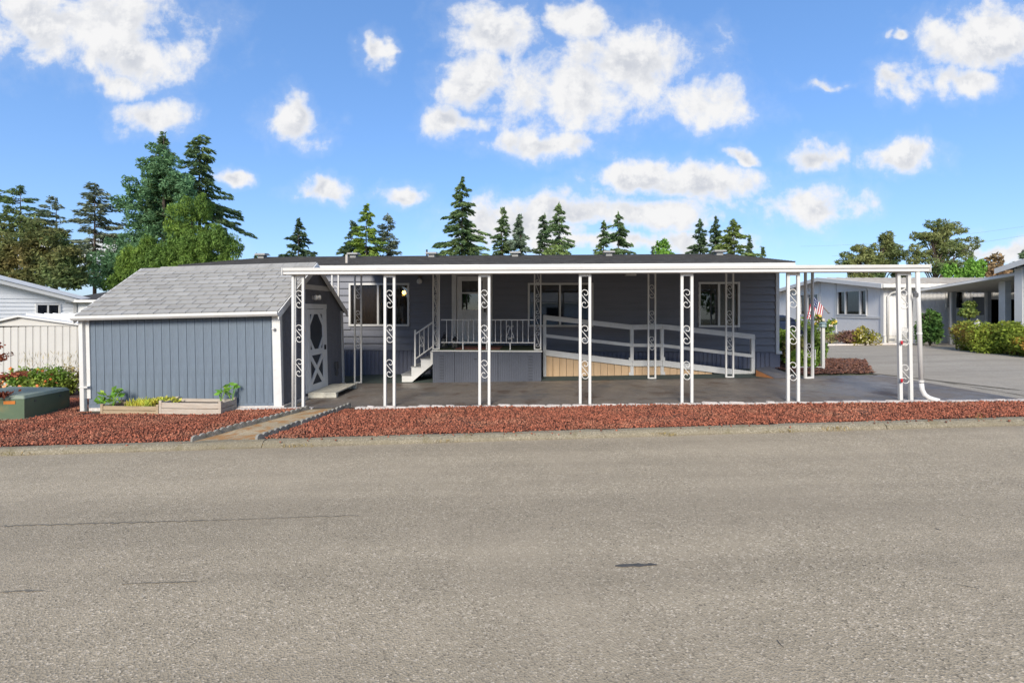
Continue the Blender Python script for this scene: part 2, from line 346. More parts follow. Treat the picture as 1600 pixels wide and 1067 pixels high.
def ribbon(name, pts, w, m, parent, dz, zoff=-.07):
    v = []; f = []
    for i, (x, y) in enumerate(pts):
        a = pts[max(i-1, 0)]; b = pts[min(i+1, len(pts)-1)]; dx, dy = b[0]-a[0], b[1]-a[1]; l = math.hypot(dx, dy); nx, ny = -dy/l, dx/l
        ww = w*(.3+.7*min(1, min(i, len(pts)-1-i)/1.5))*random.uniform(.55, 1.3)
        for s_ in (-1, 1): v.append((x+nx*ww*s_/2, y+ny*ww*s_/2, slope(x)+zoff+dz))
    for i in range(len(pts)-1): f.append((2*i, 2*i+2, 2*i+3, 2*i+1))
    return MB().add(v, f).build(name, m, parent)
def jag(p0, p1, n, j):
    return [(p0[0]+(p1[0]-p0[0])*i/n+random.uniform(-j, j)*.3, p0[1]+(p1[1]-p0[1])*i/n+random.uniform(-j, j)) for i in range(n+1)]
ribbon('tar_patch', jag(road_pt(961,884), road_pt(1027,882), 7, .004), .034, TAR, road, .004)
ribbon('tar_patch', [road_pt(1214,1000), road_pt(1218,1006), road_pt(1225,1012)], .016, TAR, road, .004)
ribbon('tar_patch', [road_pt(1461,826), road_pt(1465,827), road_pt(1470,828)], .02, TAR, road, .004)
ribbon('road_crack', jag(road_pt(190,912), road_pt(306,909), 22, .004), .010, CRACK, road, .004)
ribbon('road_crack', jag(road_pt(0,925), road_pt(70,922), 16, .006), .016, CRACK, road, .004)
ribbon('road_crack', jag(road_pt(0,822), road_pt(330,813), 60, .012), .016, CRACK, road, .004)
ribbon('road_crack', jag(road_pt(330,813), road_pt(560,805), 40, .010), .009, CRACK, road, .0045)
ribbon('road_crack', jag(road_pt(1490,912), road_pt(1530,920), 12, .004), .006, CRACK, road, .004)
# carport paving, lane, beds
def frontline(x): s0 = (x-OX)/ca; return OY - (x-OX)*math.tan(ANG)          # y of the carport's front edge at x
def hline(t):
    return lambda x: OY + (t - (x-OX)*sa)/ca
xs_slab = [-3.95+i*.6 for i in range(20)]+[8.3]
slab = structure(sheet('carport_paving', xs_slab, hline(-.06), hline(2.78), .012, SLAB, 4))
structure(sheet('green_carpet', [-4.0,-1,2,4,5.5,6.5], hline(2.62), hline(4.3), .018, CARPET, 2))
lane = structure(sheet('side_lane', [8.25,9,10,12,14,15,20,30,60], hline(-.1), lambda x: 40, .004, LANE, 6))
ribbon('lane_crack', jag(ground(1330,580), ground(1600,611), 30, .03), .09, CRACK, lane, .012, 0)
ribbon('lane_crack', jag(ground(1430,590), ground(1620,622), 20, .02), .03, CRACK, lane, .012, 0)
def mulch():
    f = lambda x: 10.5 if x < 8.3 else 10.5+(x-8.3)*1.5
    g = lambda x: 16 if x < 8 else 13.7-(x-8)*.5
    xs = [6.75+i*.15 for i in range(20)]
    structure(sheet('mulch_bed', xs, lambda x: f(x)+random.uniform(-.10,.10), lambda x: g(x)+random.uniform(-.1,.1), .016, BARK, 6))
    n = 2600; X = RNG.uniform(6.7, 9.75, n); Y = np.array([RNG.uniform(f(x)-.1, g(x)+.1) for x in X]); a_ = RNG.uniform(0, 6.28, n); l = RNG.uniform(.015,.05,n); w = l*RNG.uniform(.25,.6,n)
    P = np.stack([X, Y, .0235*X+.028+RNG.uniform(0,.02,n)], 1); U = np.stack([np.cos(a_)*l, np.sin(a_)*l, RNG.normal(0,.3,n)*l], 1); V_ = np.stack([-np.sin(a_)*w, np.cos(a_)*w, RNG.normal(0,.3,n)*w], 1); T = np.array((0,0,.008))
    V = np.stack([P-U-V_, P+U-V_, P+U+V_, P-U+V_, P-U-V_+T, P+U-V_+T, P+U+V_+T, P-U+V_+T], 1).reshape(-1,3); q = np.array([(0,3,2,1),(4,5,6,7),(0,1,5,4),(1,2,6,5),(2,3,7,6),(3,0,4,7)])
    o = link('bark_chips', raw_mesh('bark_chips', V, (q[None]+8*np.arange(n)[:,None,None]).reshape(-1,4), mat('bark_chip', (.17,.075,.05), 1, .3, 20, (.28,.15,.09), .4, 9, island=.4))); tag(o, 'red brown bark chips covering bed at the home corner', 'bark mulch'); o['kind'] = 'stuff'
mulch()
# path across the bed
PL0, PL1, PR0, PR1 = (-4.27, 6.05), (-3.55, 7.95), (-3.40, 6.05), (-2.87, 8.07)
pth = MB()
npth = 10
pv = []
for i in range(npth+1):
    u = i/npth
    for (a, b) in ((PL0, PL1), (PR0, PR1)):
        x = a[0]+(b[0]-a[0])*u; y = a[1]+(b[1]-a[1])*u; pv.append((x, y, slope(x)+.006))
pth.add(pv, [(2*i, 2*i+1, 2*i+3, 2*i+2) for i in range(npth)])
structure(pth.build('garden_path', PATH))
# scalloped edging
def edging(label, p0, p1):
    L_ = math.hypot(p1[0]-p0[0], p1[1]-p0[1]); ang = math.atan2(p1[1]-p0[1], p1[0]-p0[0])
    t = thing('scalloped_edging', label, 'edging', (p0[0], p0[1], slope(p0[0])), (0, -math.atan((slope(p1[0])-slope(p0[0]))/L_), ang), 'path edging')
    n = int(round(L_/.40)); w = L_/n
    prof = [(0, -.06)]
    for k in range(4):
        for j in range(5):
            a = math.pi*j/5; prof.append((.003+(w-.006)*(k+.5-.5*math.cos(a))/4, .045+.036*math.sin(a)))
    prof += [(w-.003, .045), (w-.003, -.06)]
    me = MB().extr(prof, 'y', -.019, .019).mesh('edging_block', EDGE)
    for i in range(n):
        o = link('edging_block', me, t, (i*w, random.uniform(-.008,.008), random.uniform(-.008,.006))); o.rotation_euler = (random.uniform(-.05,.05), random.uniform(-.015,.015), random.uniform(-.02,.02))
edging('grey scalloped concrete edging along shed side of the garden path', PL0, PL1)
edging('grey scalloped concrete edging along carport side of the garden path', PR0, PR1)
# painted stone edging along the carport
se = thing('stone_edging', 'low line of white painted rough stones along front of carport paving', 'edging', (0,0,0))
def stone_mesh(name, m, k):
    v = []; r = np.random.default_rng(k)
    for (a, b) in ((-1,-1),(1,-1),(1,1),(-1,1)): v.append((a*.5, b*.5, -1))
    for (a, b) in ((-1,-1),(1,-1),(1,1),(-1,1)): v.append((a*.5*r.uniform(.9,1.02), b*.5*r.uniform(.9,1.05), r.uniform(.3,.6)))
    for (a, b) in ((-1,-1),(1,-1),(1,1),(-1,1)): v.append((a*.36*r.uniform(.8,1.15), b*.30*r.uniform(.8,1.1), r.uniform(.7,1.05)))
    f = [(0,1,5,4),(1,2,6,5),(2,3,7,6),(3,0,4,7),(4,5,9,8),(5,6,10,9),(6,7,11,10),(7,4,8,11),(8,9,10,11)]
    return MB().add(v, f).mesh(name, m)
stones = [stone_mesh('edging_stone', CONC_L, 40+k) for k in range(5)]
s = hs(555, -.1)
while s < 17.5:
    w = random.uniform(.13, .30)
    x, y = H(s+w/2, -.10)
    o = link('edging_stone', random.choice(stones), se, (x, y+random.uniform(-.012,.012), slope(x)+.012)); o.scale = (w*.98, random.uniform(.055,.085), random.uniform(.022,.040)); o.rotation_euler.z = -ANG+random.uniform(-.08,.08)
    s += w
s = -.85
while s < .45:
    w = random.uniform(.14, .26); x, y = H(s+w/2, -.045)
    o = link('edging_stone', random.choice(stones), se, (x, y, slope(x)+.005)); o.scale = (w*.98, .10, .03); o.rotation_euler.z = -ANG; s += w
# lava rock: every stone is real geometry, joined as stuff
def inside_path(x, y, pad=.04):
    u = (y-PL0[1])/(PL1[1]-PL0[1])
    xl = PL0[0]+(PL1[0]-PL0[0])*u; u2 = (y-PR0[1])/(PR1[1]-PR0[1]); xr = PR0[0]+(PR1[0]-PR0[0])*u2
    return (x > xl-pad) & (x < xr+pad)
SHED_S0, SHED_S1, SHED_T0, SHED_T1 = -3.74, -.093, .045, 2.65
def lava():
    xs = [-13,-11,-9,-7.8,-6,-4,-2,0,2,4,6,8,10,12,15,18]
    structure(sheet('gravel_bed', xs, lambda x: kerb_y(x)+KW, lambda x: max(hline(-.12)(x), kerb_y(x)+KW+.15) if x > -7.9 else 11.0, -.002, LAVAB, 3))
    N = 255000
    X = RNG.uniform(-12.5, 15, N); Y = RNG.uniform(5.95, 9.6, N)
    ss = (X-OX)*ca-(Y-OY)*sa; tt = (X-OX)*sa+(Y-OY)*ca
    ky = KY0+(KY1-KY0)*(X-KX0)/(KX1-KX0)+KW
    ok = (Y > ky+.005) & (tt < np.where(ss > -3.9, -.13, 1.6)) & ~(((ss > SHED_S0-.02) & (tt > SHED_T0-.03))) & ~inside_path(X, Y)
    ok &= ~((ss > -3.5) & (ss < -.97) & (tt > -.42)) | (tt < -.42)
    ok |= (Y > ky-.17) & (Y <= ky) & (RNG.random(N) < .02) & ~inside_path(X, Y)
    X, Y = X[ok], Y[ok]; n = len(X)
    ico = np.array([(1,0,0),(-1,0,0),(0,1,0),(0,-1,0),(0,0,1),(0,0,-1)], float)
    fc = np.array([(0,2,4),(2,1,4),(1,3,4),(3,0,4),(2,0,5),(1,2,5),(3,1,5),(0,3,5)])
    sz = RNG.uniform(.0075, .018, n)*RNG.choice([1,1,1,1.35], n)
    an = RNG.uniform(0, 2*np.pi, (n,3)); sc = RNG.uniform(.6, 1.25, (n,3))*sz[:,None]
    V = ico[None]*RNG.uniform(.7, 1.25, (n,6,1))*sc[:,None,:]
    for ax in range(3):
        i, j = [(1,2),(0,2),(0,1)][ax]; c_, s_ = np.cos(an[:,ax])[:,None], np.sin(an[:,ax])[:,None]
        a, b = V[:,:,i].copy(), V[:,:,j].copy(); V[:,:,i] = a*c_-b*s_; V[:,:,j] = a*s_+b*c_
    z = .0235*np.clip(X,-13,15)+RNG.uniform(-.002, .024, n)+.014*np.sin(X*2.1)*np.sin(Y*3)
    V += np.stack([X, Y, z], 1)[:,None,:]
    o = link('lava_rock_gravel', raw_mesh('lava_rock_gravel', V.reshape(-1,3), (fc[None]+6*np.arange(n)[:,None,None]).reshape(-1,3), LAVA))
    tag(o, 'red lava rock gravel filling the beds between the kerb and carport', 'gravel'); o['kind'] = 'stuff'
lava()
# ------------------------------------------------------------------ window builder (in a wall facing -y of its parent frame)
def window(parent, x0, x1, z0, z1, y, mullions, fr=.05, fmat=WHITE, panes=None, depth=.10, backing=None, room=.9, bar=.05):
    """opening x0..x1, z0..z1 in the plane y (outside is -y)"""
    w = link('window', None, parent)
    m = MB()
    m.box(x0-fr, x1+fr, y-.045, y+depth, z1, z1+fr); m.box(x0-fr, x1+fr, y-.05, y+depth, z0-fr, z0)
    m.box(x0-fr, x0, y-.045, y+depth, z0, z1); m.box(x1, x1+fr, y-.045, y+depth, z0, z1)
    m.build('frame', fmat, w, bevel=.004)
    xs = [x0]+list(mullions)+[x1]
    for i in range(len(xs)-1):
        a, b = xs[i], xs[i+1]
        if i > 0: MB().box(a-bar/2, a+bar/2, y-.03, y+.05, z0, z1).build('mullion', fmat, w)
        pm = panes[i] if panes else GLASS
        MB().box(a+.002, b-.002, y+.012+.012*i, y+.017+.012*i, z0+.002, z1-.002).build('pane', pm, w)
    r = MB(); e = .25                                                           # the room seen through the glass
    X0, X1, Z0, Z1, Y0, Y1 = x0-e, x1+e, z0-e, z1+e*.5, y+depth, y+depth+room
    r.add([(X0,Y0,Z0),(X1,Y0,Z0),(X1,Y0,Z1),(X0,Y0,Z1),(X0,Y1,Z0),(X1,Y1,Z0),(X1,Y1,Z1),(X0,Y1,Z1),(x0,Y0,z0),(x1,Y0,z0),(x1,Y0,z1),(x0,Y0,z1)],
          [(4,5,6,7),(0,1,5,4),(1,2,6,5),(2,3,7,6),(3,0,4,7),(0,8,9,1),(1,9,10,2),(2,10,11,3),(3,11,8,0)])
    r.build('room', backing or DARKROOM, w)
    return w
def drape(parent, x0, x1, z0, z1, y, m, folds=9, amp=.02):
    v = []; f = []; n = folds*4
    for i in range(n+1):
        u = i/n; yy = y+amp*math.sin(u*folds*2*math.pi)
        v += [(x0+(x1-x0)*u, yy, z0), (x0+(x1-x0)*u, yy, z1)]
    MB().add(v, [(2*i, 2*i+2, 2*i+3, 2*i+1) for i in range(n)]).build('curtain', m, parent)
# ------------------------------------------------------------------ the mobile home
TW = 4.15
def mobile_home():
    sR = hs(1214, TW); sL = hs(285, TW); zs = .59; ztop = 2.80
    r = hthing('mobile_home', 'long slate blue mobile home with white trimmed windows behind the carport', 'house', 0, 0, 0)
    dw = 7.2
    # openings (s0,s1,z0,z1)
    def op(x0, x1, y0, y1):
        a, zt = HP(x0, y0, TW-.04); b, zb = HP(x1, y1, TW-.04); return (a+.045, b-.045, zb+.045, zt-.045)
    w1, w2, w3 = op(545,639,443,509.5), op(825,927,442.5,510.5), op(1092,1156,441,511)
    d0, dt = HP(707, 432, TW); d1, _ = HP(769, 432, TW); door = (d0, d1, .74, 2.72)
    ops = [w1, w2, w3, door]
    nrow = 12; ph = (ztop-zs)/nrow
    for i in range(nrow):
        za = zs+i*ph; zb = za+ph
        cuts = sorted([(o[0], o[1]) for o in ops if o[2] < zb-.01 and o[3] > za+.01])
        cur = sL; segs = []
        for a, b in cuts: segs.append((cur, a, None)); cur = b
        segs.append((cur, sR, None))
        for a, b, _ in segs:
            if b-a > .02: MB().extr([(TW-.042, za-.002), (TW-.004, za-.002), (TW+.012, zb+.006), (TW, zb+.006)], 'x', a, b).build('plank', HOMEBLUE, r)
        for o in ops:                                                           # short pieces above and below an opening within the row
            if o[2] < zb-.01 and o[3] > za+.01:
                if o[2] > za+.005: MB().box(o[0], o[1], TW-.018, TW+.004, za-.012, o[2]).build('plank', HOMEBLUE, r)
                if o[3] < zb-.005: MB().box(o[0], o[1], TW-.006, TW+.010, o[3], zb).build('plank', HOMEBLUE, r)
    # other walls
    m = MB(); m.box(sL, sL+.1, TW+.02, TW+dw, -.3, ztop); m.box(sR-.1, sR, TW+.02, TW+dw, -.3, ztop); m.box(sL, sR, TW+dw-.1, TW+dw, -.3, ztop)
    m.build('wall', HOMEBLUE, r)
    # ribbed skirting
    prof = []; p = .11; n = int((sR-sL+.06)/p)
    for k in range(n):
        s0 = sL-.03+k*p; prof += [(s0, TW-.03), (s0+.05, TW-.03), (s0+.058, TW-.012), (s0+.102, TW-.012)]
    prof += [(sR+.05, TW-.03), (sR+.05, TW+.01), (sL-.03, TW+.01)]
    MB().extr(prof, 'z', -.45, zs-.016).build('skirting', SKIRT, r)
    MB().box(sR+.052, sR+.062, TW-.03, TW+dw, -.3, zs).build('skirting', SKIRT, r)
    MB().box(sL, sR+.07, TW-.036, TW-.004, zs-.022, zs-.012).build('skirting_rail', SKIRT, r)
    m = MB(); m.box(sR-.045, sR+.035, TW-.052, TW+.05, zs+.021, ztop); m.box(sR-.045, sR+.10, TW-.054, TW+.3, zs-.05, zs+.02)
    m.build('corner_trim', WHITE2, r)
    # roof: shallow gable with stepped shingle courses
    tE, tR = TW-.30, TW+dw/2
    zE = HP(1243, 408.5, tE)[1]; zR = HP(1110, 397.5, tR)[1]
    a, b = hs(278, tE), hs(1243, tE)
    nc = 26; m = MB()
    for side in (0, 1):
        prof = []
        for k in range(nc):
            u0, u1 = k/nc, (k+1)/nc
            f = (lambda u: tE+(tR-tE)*u) if side == 0 else (lambda u: 2*tR-tE-(tR-tE)*u)
            prof += [(f(u0), zE+(zR-zE)*u0+.008), (f(u1), zE+(zR-zE)*u1)]
        prof += [(tR, zR-.05), (prof[0][0], zE-.03)]
        m.extr(prof, 'x', a, b)
    m.extr([(tR-.14, zR-.012), (tR, zR+.018), (tR+.14, zR-.012), (tR, zR-.02)], 'x', a, b)
    rf = m.build('roof', SHINGLE_D, r)
    m = MB(); m.box(a+.01, b-.01, tE+.005, tE+.03, zE-.14, zE-.032); m.build('fascia', WHITE2, rf)
    m = MB()
    for sx in (a+.005, b-.03): m.extr([(tE, zE-.13), (tE, zE-.034), (tR, zR-.054), (2*tR-tE, zE-.034), (2*tR-tE, zE-.13), (tR, zR-.15)], 'x', sx, sx+.025)
    m.build('rake_board', WHITE2, rf)
    m = MB(); m.extr([(tE+.03, zE-.06), (tR, zR-.06), (2*tR-tE, zE-.06), (2*tR-tE, zE-.14), (tE+.03, zE-.14)], 'x', sL+.02, sR-.02); m.build('gable_infill', HOMEBLUE, r)
    for px in (410, 553, 675, 805, 951, 1123):                                  # roof vents near the ridge
        t = tR-.55; s0 = hs(px, t); z = zE+(zR-zE)*(t-tE)/(tR-tE)
        v = MB(); v.box(s0-.10, s0+.10, t-.10, t+.10, z-.05, z+.09); v.hexa([(s0-.19,t-.17,z+.09),(s0+.19,t-.17,z+.09),(s0+.19,t+.17,z+.10),(s0-.19,t+.17,z+.10)], [(s0-.17,t-.15,z+.15),(s0+.17,t-.15,z+.15),(s0+.14,t+.12,z+.18),(s0-.14,t+.12,z+.18)])
        v.build('roof_vent', mat('vent_metal', (.27,.265,.25), .7, .15, 6), rf)
    s0 = hs(543, tE+.5); z = zE+(zR-zE)*.12; MB().tube([(s0, tE+.45, z-.05), (s0, tE+.45, z+.22)], .035, 8).build('vent_pipe', mat('pipe_beige', (.5,.45,.38), .7), rf)
    s0 = hs(668, tR); MB().tube([(s0, tR-.1, zR-.05), (s0, tR-.1, zR+.22)], .03, 8).build('vent_pipe', BLACK, rf)
    # windows
    SCR = glass('screened_glass', (.72,.67,.62), .72, .2)
    m1 = hs(591, TW); w = window(r, *w1, TW, [m1], panes=[SCR, GLASS]); drape(w, w1[0]-.05, m1+.05, w1[2]-.05, w1[3]+.02, TW+.14, CURTAIN, 8)
    MB().box(m1, w1[1], TW+.16, TW+.2, w1[3]-.10, w1[3]).build('blind', CURTAIN, w)
    m2 = hs(875, TW); w = window(r, *w2, TW, [m2], panes=[GLASSD, GLASSD])
    drape(w, w2[0], w2[0]+.25, w2[2], w2[3], TW+.25, CURTAIN, 3); drape(w, w2[1]-.22, w2[1], w2[2], w2[3], TW+.25, CURTAIN, 3)
    m3 = hs(1123, TW); w = window(r, *w3, TW, [m3], panes=[GLASSD, SCR]); drape(w, w3[0]+.32, w3[1], w3[2], w3[3], TW+.16, CURTAIN, 5)
    # door
    d = link('door', None, r); a, b, z0, z1 = door; wj = .11
    m = MB(); m.box(a-.01, a+wj, TW-.05, TW+.08, z0, z1-.14); m.box(b-wj, b+.01, TW-.05, TW+.08, z0, z1-.14); m.box(a-.01, b+.01, TW-.052, TW+.08, z1-.14, z1); m.build('frame', WHITE2, d)
    li, ri, zt = a+wj+.015, b-wj-.015, z1-.16
    m = MB(); st = .13; zw0, zw1 = z0+.93, zt-.13
    m.box(li, li+st, TW-.035, TW+.01, z0+.02, zt); m.box(ri-st, ri, TW-.035, TW+.01, z0+.02, zt); m.box(li+st, ri-st, TW-.034, TW+.01, zw1, zt)
    m.box(li+st, ri-st, TW-.034, TW+.01, z0+.02, zw0); m.box(li+st, ri-st, TW-.040, TW, zw0+.42, zw0+.46)
    lf = m.build('leaf', WHITE2, d); 
    MB().box(li+st+.06, ri-st-.06, TW-.044, TW-.034, z0+.14, zw0-.12).build('lower_panel', WHITE2, lf, bevel=.005)
    MB().box(li+st, ri-st, TW-.015, TW-.010, zw0, zw1).build('pane', GLASSD, d)
    MB().box(li+.02, ri-.02, TW+.06, TW+.08, z0+.02, zt).build('inner_door', DARKROOM, d)
    MB().box(li+st, li+st+.20, TW+.03, TW+.04, zw0+.46, zw1).build('paper_notice', CURTAIN, d)
    MB().box(ri-.08, ri-.04, TW-.09, TW-.03, z0+.86, z0+1.02).build('handle', BLACK, d)
    # wall lights
    def spot(px, py):
        s0, z = HP(px, py, TW-.15); l = link('wall_light', None, r)
        MB().lathe([(.012,0),(.055,.01),(.055,.03),(.03,.04)], 12, (s0, TW-.14, z+.09)).build('mount', mat('brass_brown', (.16,.10,.05), .5), l)
        o = MB().lathe([(.02,.07),(.045,.05),(.075,0),(.07,-.05),(.03,-.075)], 14, (0,0,0)).build('bulb', WHITE, l, smooth=True); o.location = (s0-.01, TW-.15, z); o.rotation_euler = (.4, .2, 0)
    spot(656, 439)
    s0, z = HP(985, 431, TW-.3); MB().box(s0-.13, s0+.13, TW-.4, TW-.2, z-.0, z+.05).build('ceiling_light', WHITE2, r)
    # lit lamp in the dining room
    s0, z = HP(632, 458, TW+.6)
    lamp = hthing('hanging_lamp', 'small glowing amber lamp hanging inside the left window of home', 'lamp', s0, TW+.55, z)
    MB().lathe([(.018,-.05),(.035,-.01),(.03,.04),(.012,.06)], 10).build('bulb', LAMPG, lamp, smooth=True)
    MB().lathe([(.012,.06),(.012,.40)], 6).build('cord', BLACK, lamp)
    MB().lathe([(.075,-.09),(.06,-.085),(.05,.05),(.02,.07)], 8).build('shade', glass('amber_shade', (1,.75,.45), .9), lamp)
    # house plant seen through the same window
    s1, z1 = HP(628, 500, TW+.3)
    pl = hthing('house_plant', 'potted trailing house plant inside the left window of home', 'plant', s1, TW+.35, w1[2]-.1)
    MB().lathe([(.05,-.1),(.08,.05),(.07,.06)], 12).build('pot', CURTAIN, pl)
    leaves_obj('foliage', pl, clump((0,0,.16), (.14,.12,.16), 90), .045, mat('indoor_leaf', (.10,.12,.09), .6, .2, 5, island=.4))
# ------------------------------------------------------------------ leaves
def clump(c, r, n, shell=.55, rng=RNG):
    d = rng.normal(size=(n,3)); d /= np.linalg.norm(d, axis=1)[:,None]; rad = rng.uniform(shell, 1, n)**.6
    return np.array(c)+d*rad[:,None]*np.array(r)
def leaves_obj(name, parent, P, size, m, axis=None, aspect=.5, jit=1.0, rng=RNG):
    n = len(P); A = rng.normal(size=(n,3))*jit
    if axis is not None: A = A*.5+axis
    A /= np.linalg.norm(A, axis=1)[:,None]; B = np.cross(A, rng.normal(size=(n,3))); B /= np.linalg.norm(B, axis=1)[:,None]
    sz = np.asarray(size)*rng.uniform(.6, 1.35, n); A *= sz[:,None]; B *= (sz*aspect)[:,None]
    V = np.stack([P-A, P+B-A*.1, P+A, P-B-A*.1], 1).reshape(-1,3)
    return link(name, raw_mesh(name, V, np.arange(4*n).reshape(-1,4), m), parent)
mobile_home()
# ------------------------------------------------------------------ carport with scroll posts
CL, ZF0, ZF1 = 10.86, 2.277, 2.395
def scroll_mesh(w, h, m, name='scroll', n=5, thick=.0072):
    r = w/2; c = h/2-r; pts = []
    for k in range(27):
        u = k/26; th = math.radians(-160+u*(200+160)); rad = r*(.34+.66*min(1, u*1.35)**1.0)
        pts.append((rad*math.cos(th)+(r-rad)*.25, 0, c+rad*math.sin(th)))
    full = pts+[(-p[0], 0, -p[2]) for p in reversed(pts)]
    return MB().tube(full, thick, n).mesh(name, m, True)
SCROLL_F = scroll_mesh(.125, .31, WHITE); SCROLL_R = scroll_mesh(.115, .30, WHITE); 
def scroll_post(label, s, t, z0, z1, w, up, levels, group, mesh, bar=False, lean=0.0, yaw=0.0, m=WHITE, cap=True):
    x, y = H(s, t)
    r = thing('scroll_post', label, 'post', (x, y, z0), (0, lean, -ANG+yaw), group); h = z1-z0
    for sx in (-1, 1): MB().box(sx*(w/2)-up/2, sx*(w/2)+up/2, -up/2, up/2, 0, h).build('upright', m, r, bevel=.004)
    if cap: MB().box(-w/2+up/2, w/2-up/2, -up*.4, up*.4, h-up, h-.002).build('crossbar', m, r)
    if bar: MB().box(-w/2+up/2, w/2-up/2, -up*.4, up*.4, 0, up*.8).build('crossbar', m, r)
    for z in levels: link('scroll', mesh, r, (0, 0, z-z0))
    return r
def groundz(s, t): return slope(H(s, t)[0])
def carport():
    r = hthing('carport_roof', 'long white corrugated carport roof with gutter fascia joined to the home', 'carport roof', 0, 0, 0)
    # corrugated pans
    tB = TW-.24; zB = 2.755; v = []; f = []; per = .20; n = int(CL/per*6)
    rows = 12
    for j in range(rows+1):
        t = .02+(tB-.02)*j/rows
        for i in range(n+1):
            s = CL*i/n; u = (s/per) % 1
            hgt = .026*min(1, max(0, abs(u-.5)*5-1.0)); sag = .010*math.sin(s*2.3+t)*math.sin(t*1.3)+.006*math.sin(s*7.1)*(j/rows)
            v.append((s, t, ZF1-.035+(zB-ZF1+.035)*j/rows+hgt+sag))
    for j in range(rows):
        for i in range(n): f.append((j*(n+1)+i, j*(n+1)+i+1, (j+1)*(n+1)+i+1, (j+1)*(n+1)+i))
    o = MB().add(v, f).build('roof_pan', WHITE, r); md = o.modifiers.new('solid', 'SOLIDIFY'); md.thickness = .006; md.offset = -1
    MB().extr([(.02, ZF0+.004), (-.045, ZF0), (-.07, ZF0+.012), (-.07, ZF0+.050), (-.040, ZF0+.052), (-.040, ZF0+.064), (-.078, ZF0+.068), (-.085, ZF1-.012), (-.085, ZF1), (-.06, ZF1), (-.055, ZF1-.03), (.02, ZF1-.04)], 'x', 0, CL).build('gutter', WHITE, r)
    for a in (-.012, CL): MB().extr([(-.092, ZF0-.004), (-.092, ZF1+.008), (.03, ZF1+.005), (.03, ZF0-.004)], 'x', a, a+.012).build('end_cap', WHITE, r)
    for a in (.0, CL-.03): MB().hexa([(a,.03,ZF1-.08),(a+.03,.03,ZF1-.08),(a+.03,tB,zB-.06),(a,tB,zB-.06)], [(a,.03,ZF1+.002),(a+.03,.03,ZF1+.002),(a+.03,tB,zB+.03),(a,tB,zB+.03)]).build('side_trim', WHITE, r)
    zz = lambda t: ZF1-.045+(zB-ZF1+.035)*(t-.02)/(tB-.02)
    MB().box(.03, CL-.03, 2.66, 2.74, zz(2.7)-.10, zz(2.66)).build('beam', WHITE, r)
    MB().box(.03, CL-.03, .025, .085, ZF0+.004, zz(.05)).build('beam', WHITE, r)
    g = 'white scroll posts along the carport front'
    names = [(467.5,'at the shed corner, beside a thin pole'),(609,'second from the shed'),(757,'in front of the entry door'),(914,'in front of the middle window'),(1073,'between the middle and right windows'),(1239,'just right of the home corner')]
    for px, tx in names:
        s = hs(px, .055); w = .165 if px > 480 else .155
        scroll_post('tall white front carport post with three scrolls '+tx, s, .055, groundz(s, .055)+.01, ZF0+.004, w, .046, (1.85,1.235,.625), g, SCROLL_F)
    s = hs(1415, .055)
    scroll_post('white end carport post with three scrolls and red reflectors', s, .055, groundz(s,.055)+.01, ZF0+.004, .165, .05, (1.83,1.22,.595), g, SCROLL_F, lean=-.018)
    e = H(s-.12, .02); zl = 1.65
    for py in (535, 594):
        a = s-.085-.01; z = HP(1404, py, .03)[1]; p = H(a-.012, .03)
        o = thing('reflector', 'round red reflector on end carport post, '+('upper of two' if py < 560 else 'lower of two'), 'reflector', (p[0], p[1], z), (0,0,-ANG), 'red reflectors on the end post')
        d = MB(); d.lathe([(.034,0),(.034,.012),(.02,.018)], 14); q = d.build('lens', RED, o); q.rotation_euler = (math.pi/2, 0, .6); q.location = (0,-.03,0)
        MB().box(-.01,.02,-.03,.0,-.03,.03).build('bracket', WHITE2, o)
    z = HP(1421, 461, .0)[1]; p = H(s+.085, -.01)
    o = thing('junction_box', 'small dark grey box fixed to end carport post near the top', 'box', (p[0], p[1], z), (0,0,-ANG)); MB().box(-.035,.035,-.05,-.016,-.035,.035).build('case', DARKGREY, o, bevel=.006); MB().tube([(0,-.03,.035),(0,-.03,.06)], .012, 6).build('stub', DARKGREY, o)
    # downspouts
    zt = ZF0; a = s+.15; gz_ = groundz(a, 0)
    p = H(a, 0); o = thing('downspout', 'white round downspout with curved foot beside end carport post', 'downspout', (p[0], p[1], gz_), (0,0,-ANG))
    MB().tube([(-.03,-.03,zt-gz_),(-.015,-.03,1.6),(.03,-.03,.30)], .032, 10).build('pipe', WHITE, o, smooth=True)
    MB().tube([(.03,-.03,.30),(.035,-.035,.20),(.06,-.05,.12),(.11,-.075,.070),(.17,-.11,.046),(.22,-.14,.036)], [.034,.036,.039,.041,.041,.040], 10).build('elbow', WHITE, o, smooth=True)
    for z in (.32, 1.1): MB().lathe([(.038,0),(.038,.03)], 10, (.028 if z < 1 else 0,-.03,z)).build('strap', WHITE, o)
    a = hs(457, 0); p = H(a, .02); g0 = groundz(a, 0)
    o = thing('corner_pole', 'thin white pole beside first scroll post at shed corner', 'pole', (p[0], p[1], g0), (0,0,-ANG)); MB().tube([(0,0,0),(0,0,ZF0-g0)], .026, 8).build('pipe', WHITE, o, smooth=True); MB().box(-.04,.04,-.035,.035,0,.02).build('foot', WHITE, o)
    # rear row
    g = 'scroll posts of the inner carport row'
    zr = zz(2.7)-.10
    for px, tx in ((524,'behind the shed roof'),(559.5,'in front of the left window'),(1018.5,'behind the ramp railing middle'),(1140,'in front of the right window')):
        s = hs(px, 2.7); scroll_post('slim white inner carport post with scrolls '+tx, s, 2.7, groundz(s, 2.7)+.018, zr, .155, .036, (2.08,1.49,.90), g, SCROLL_R, bar=True)
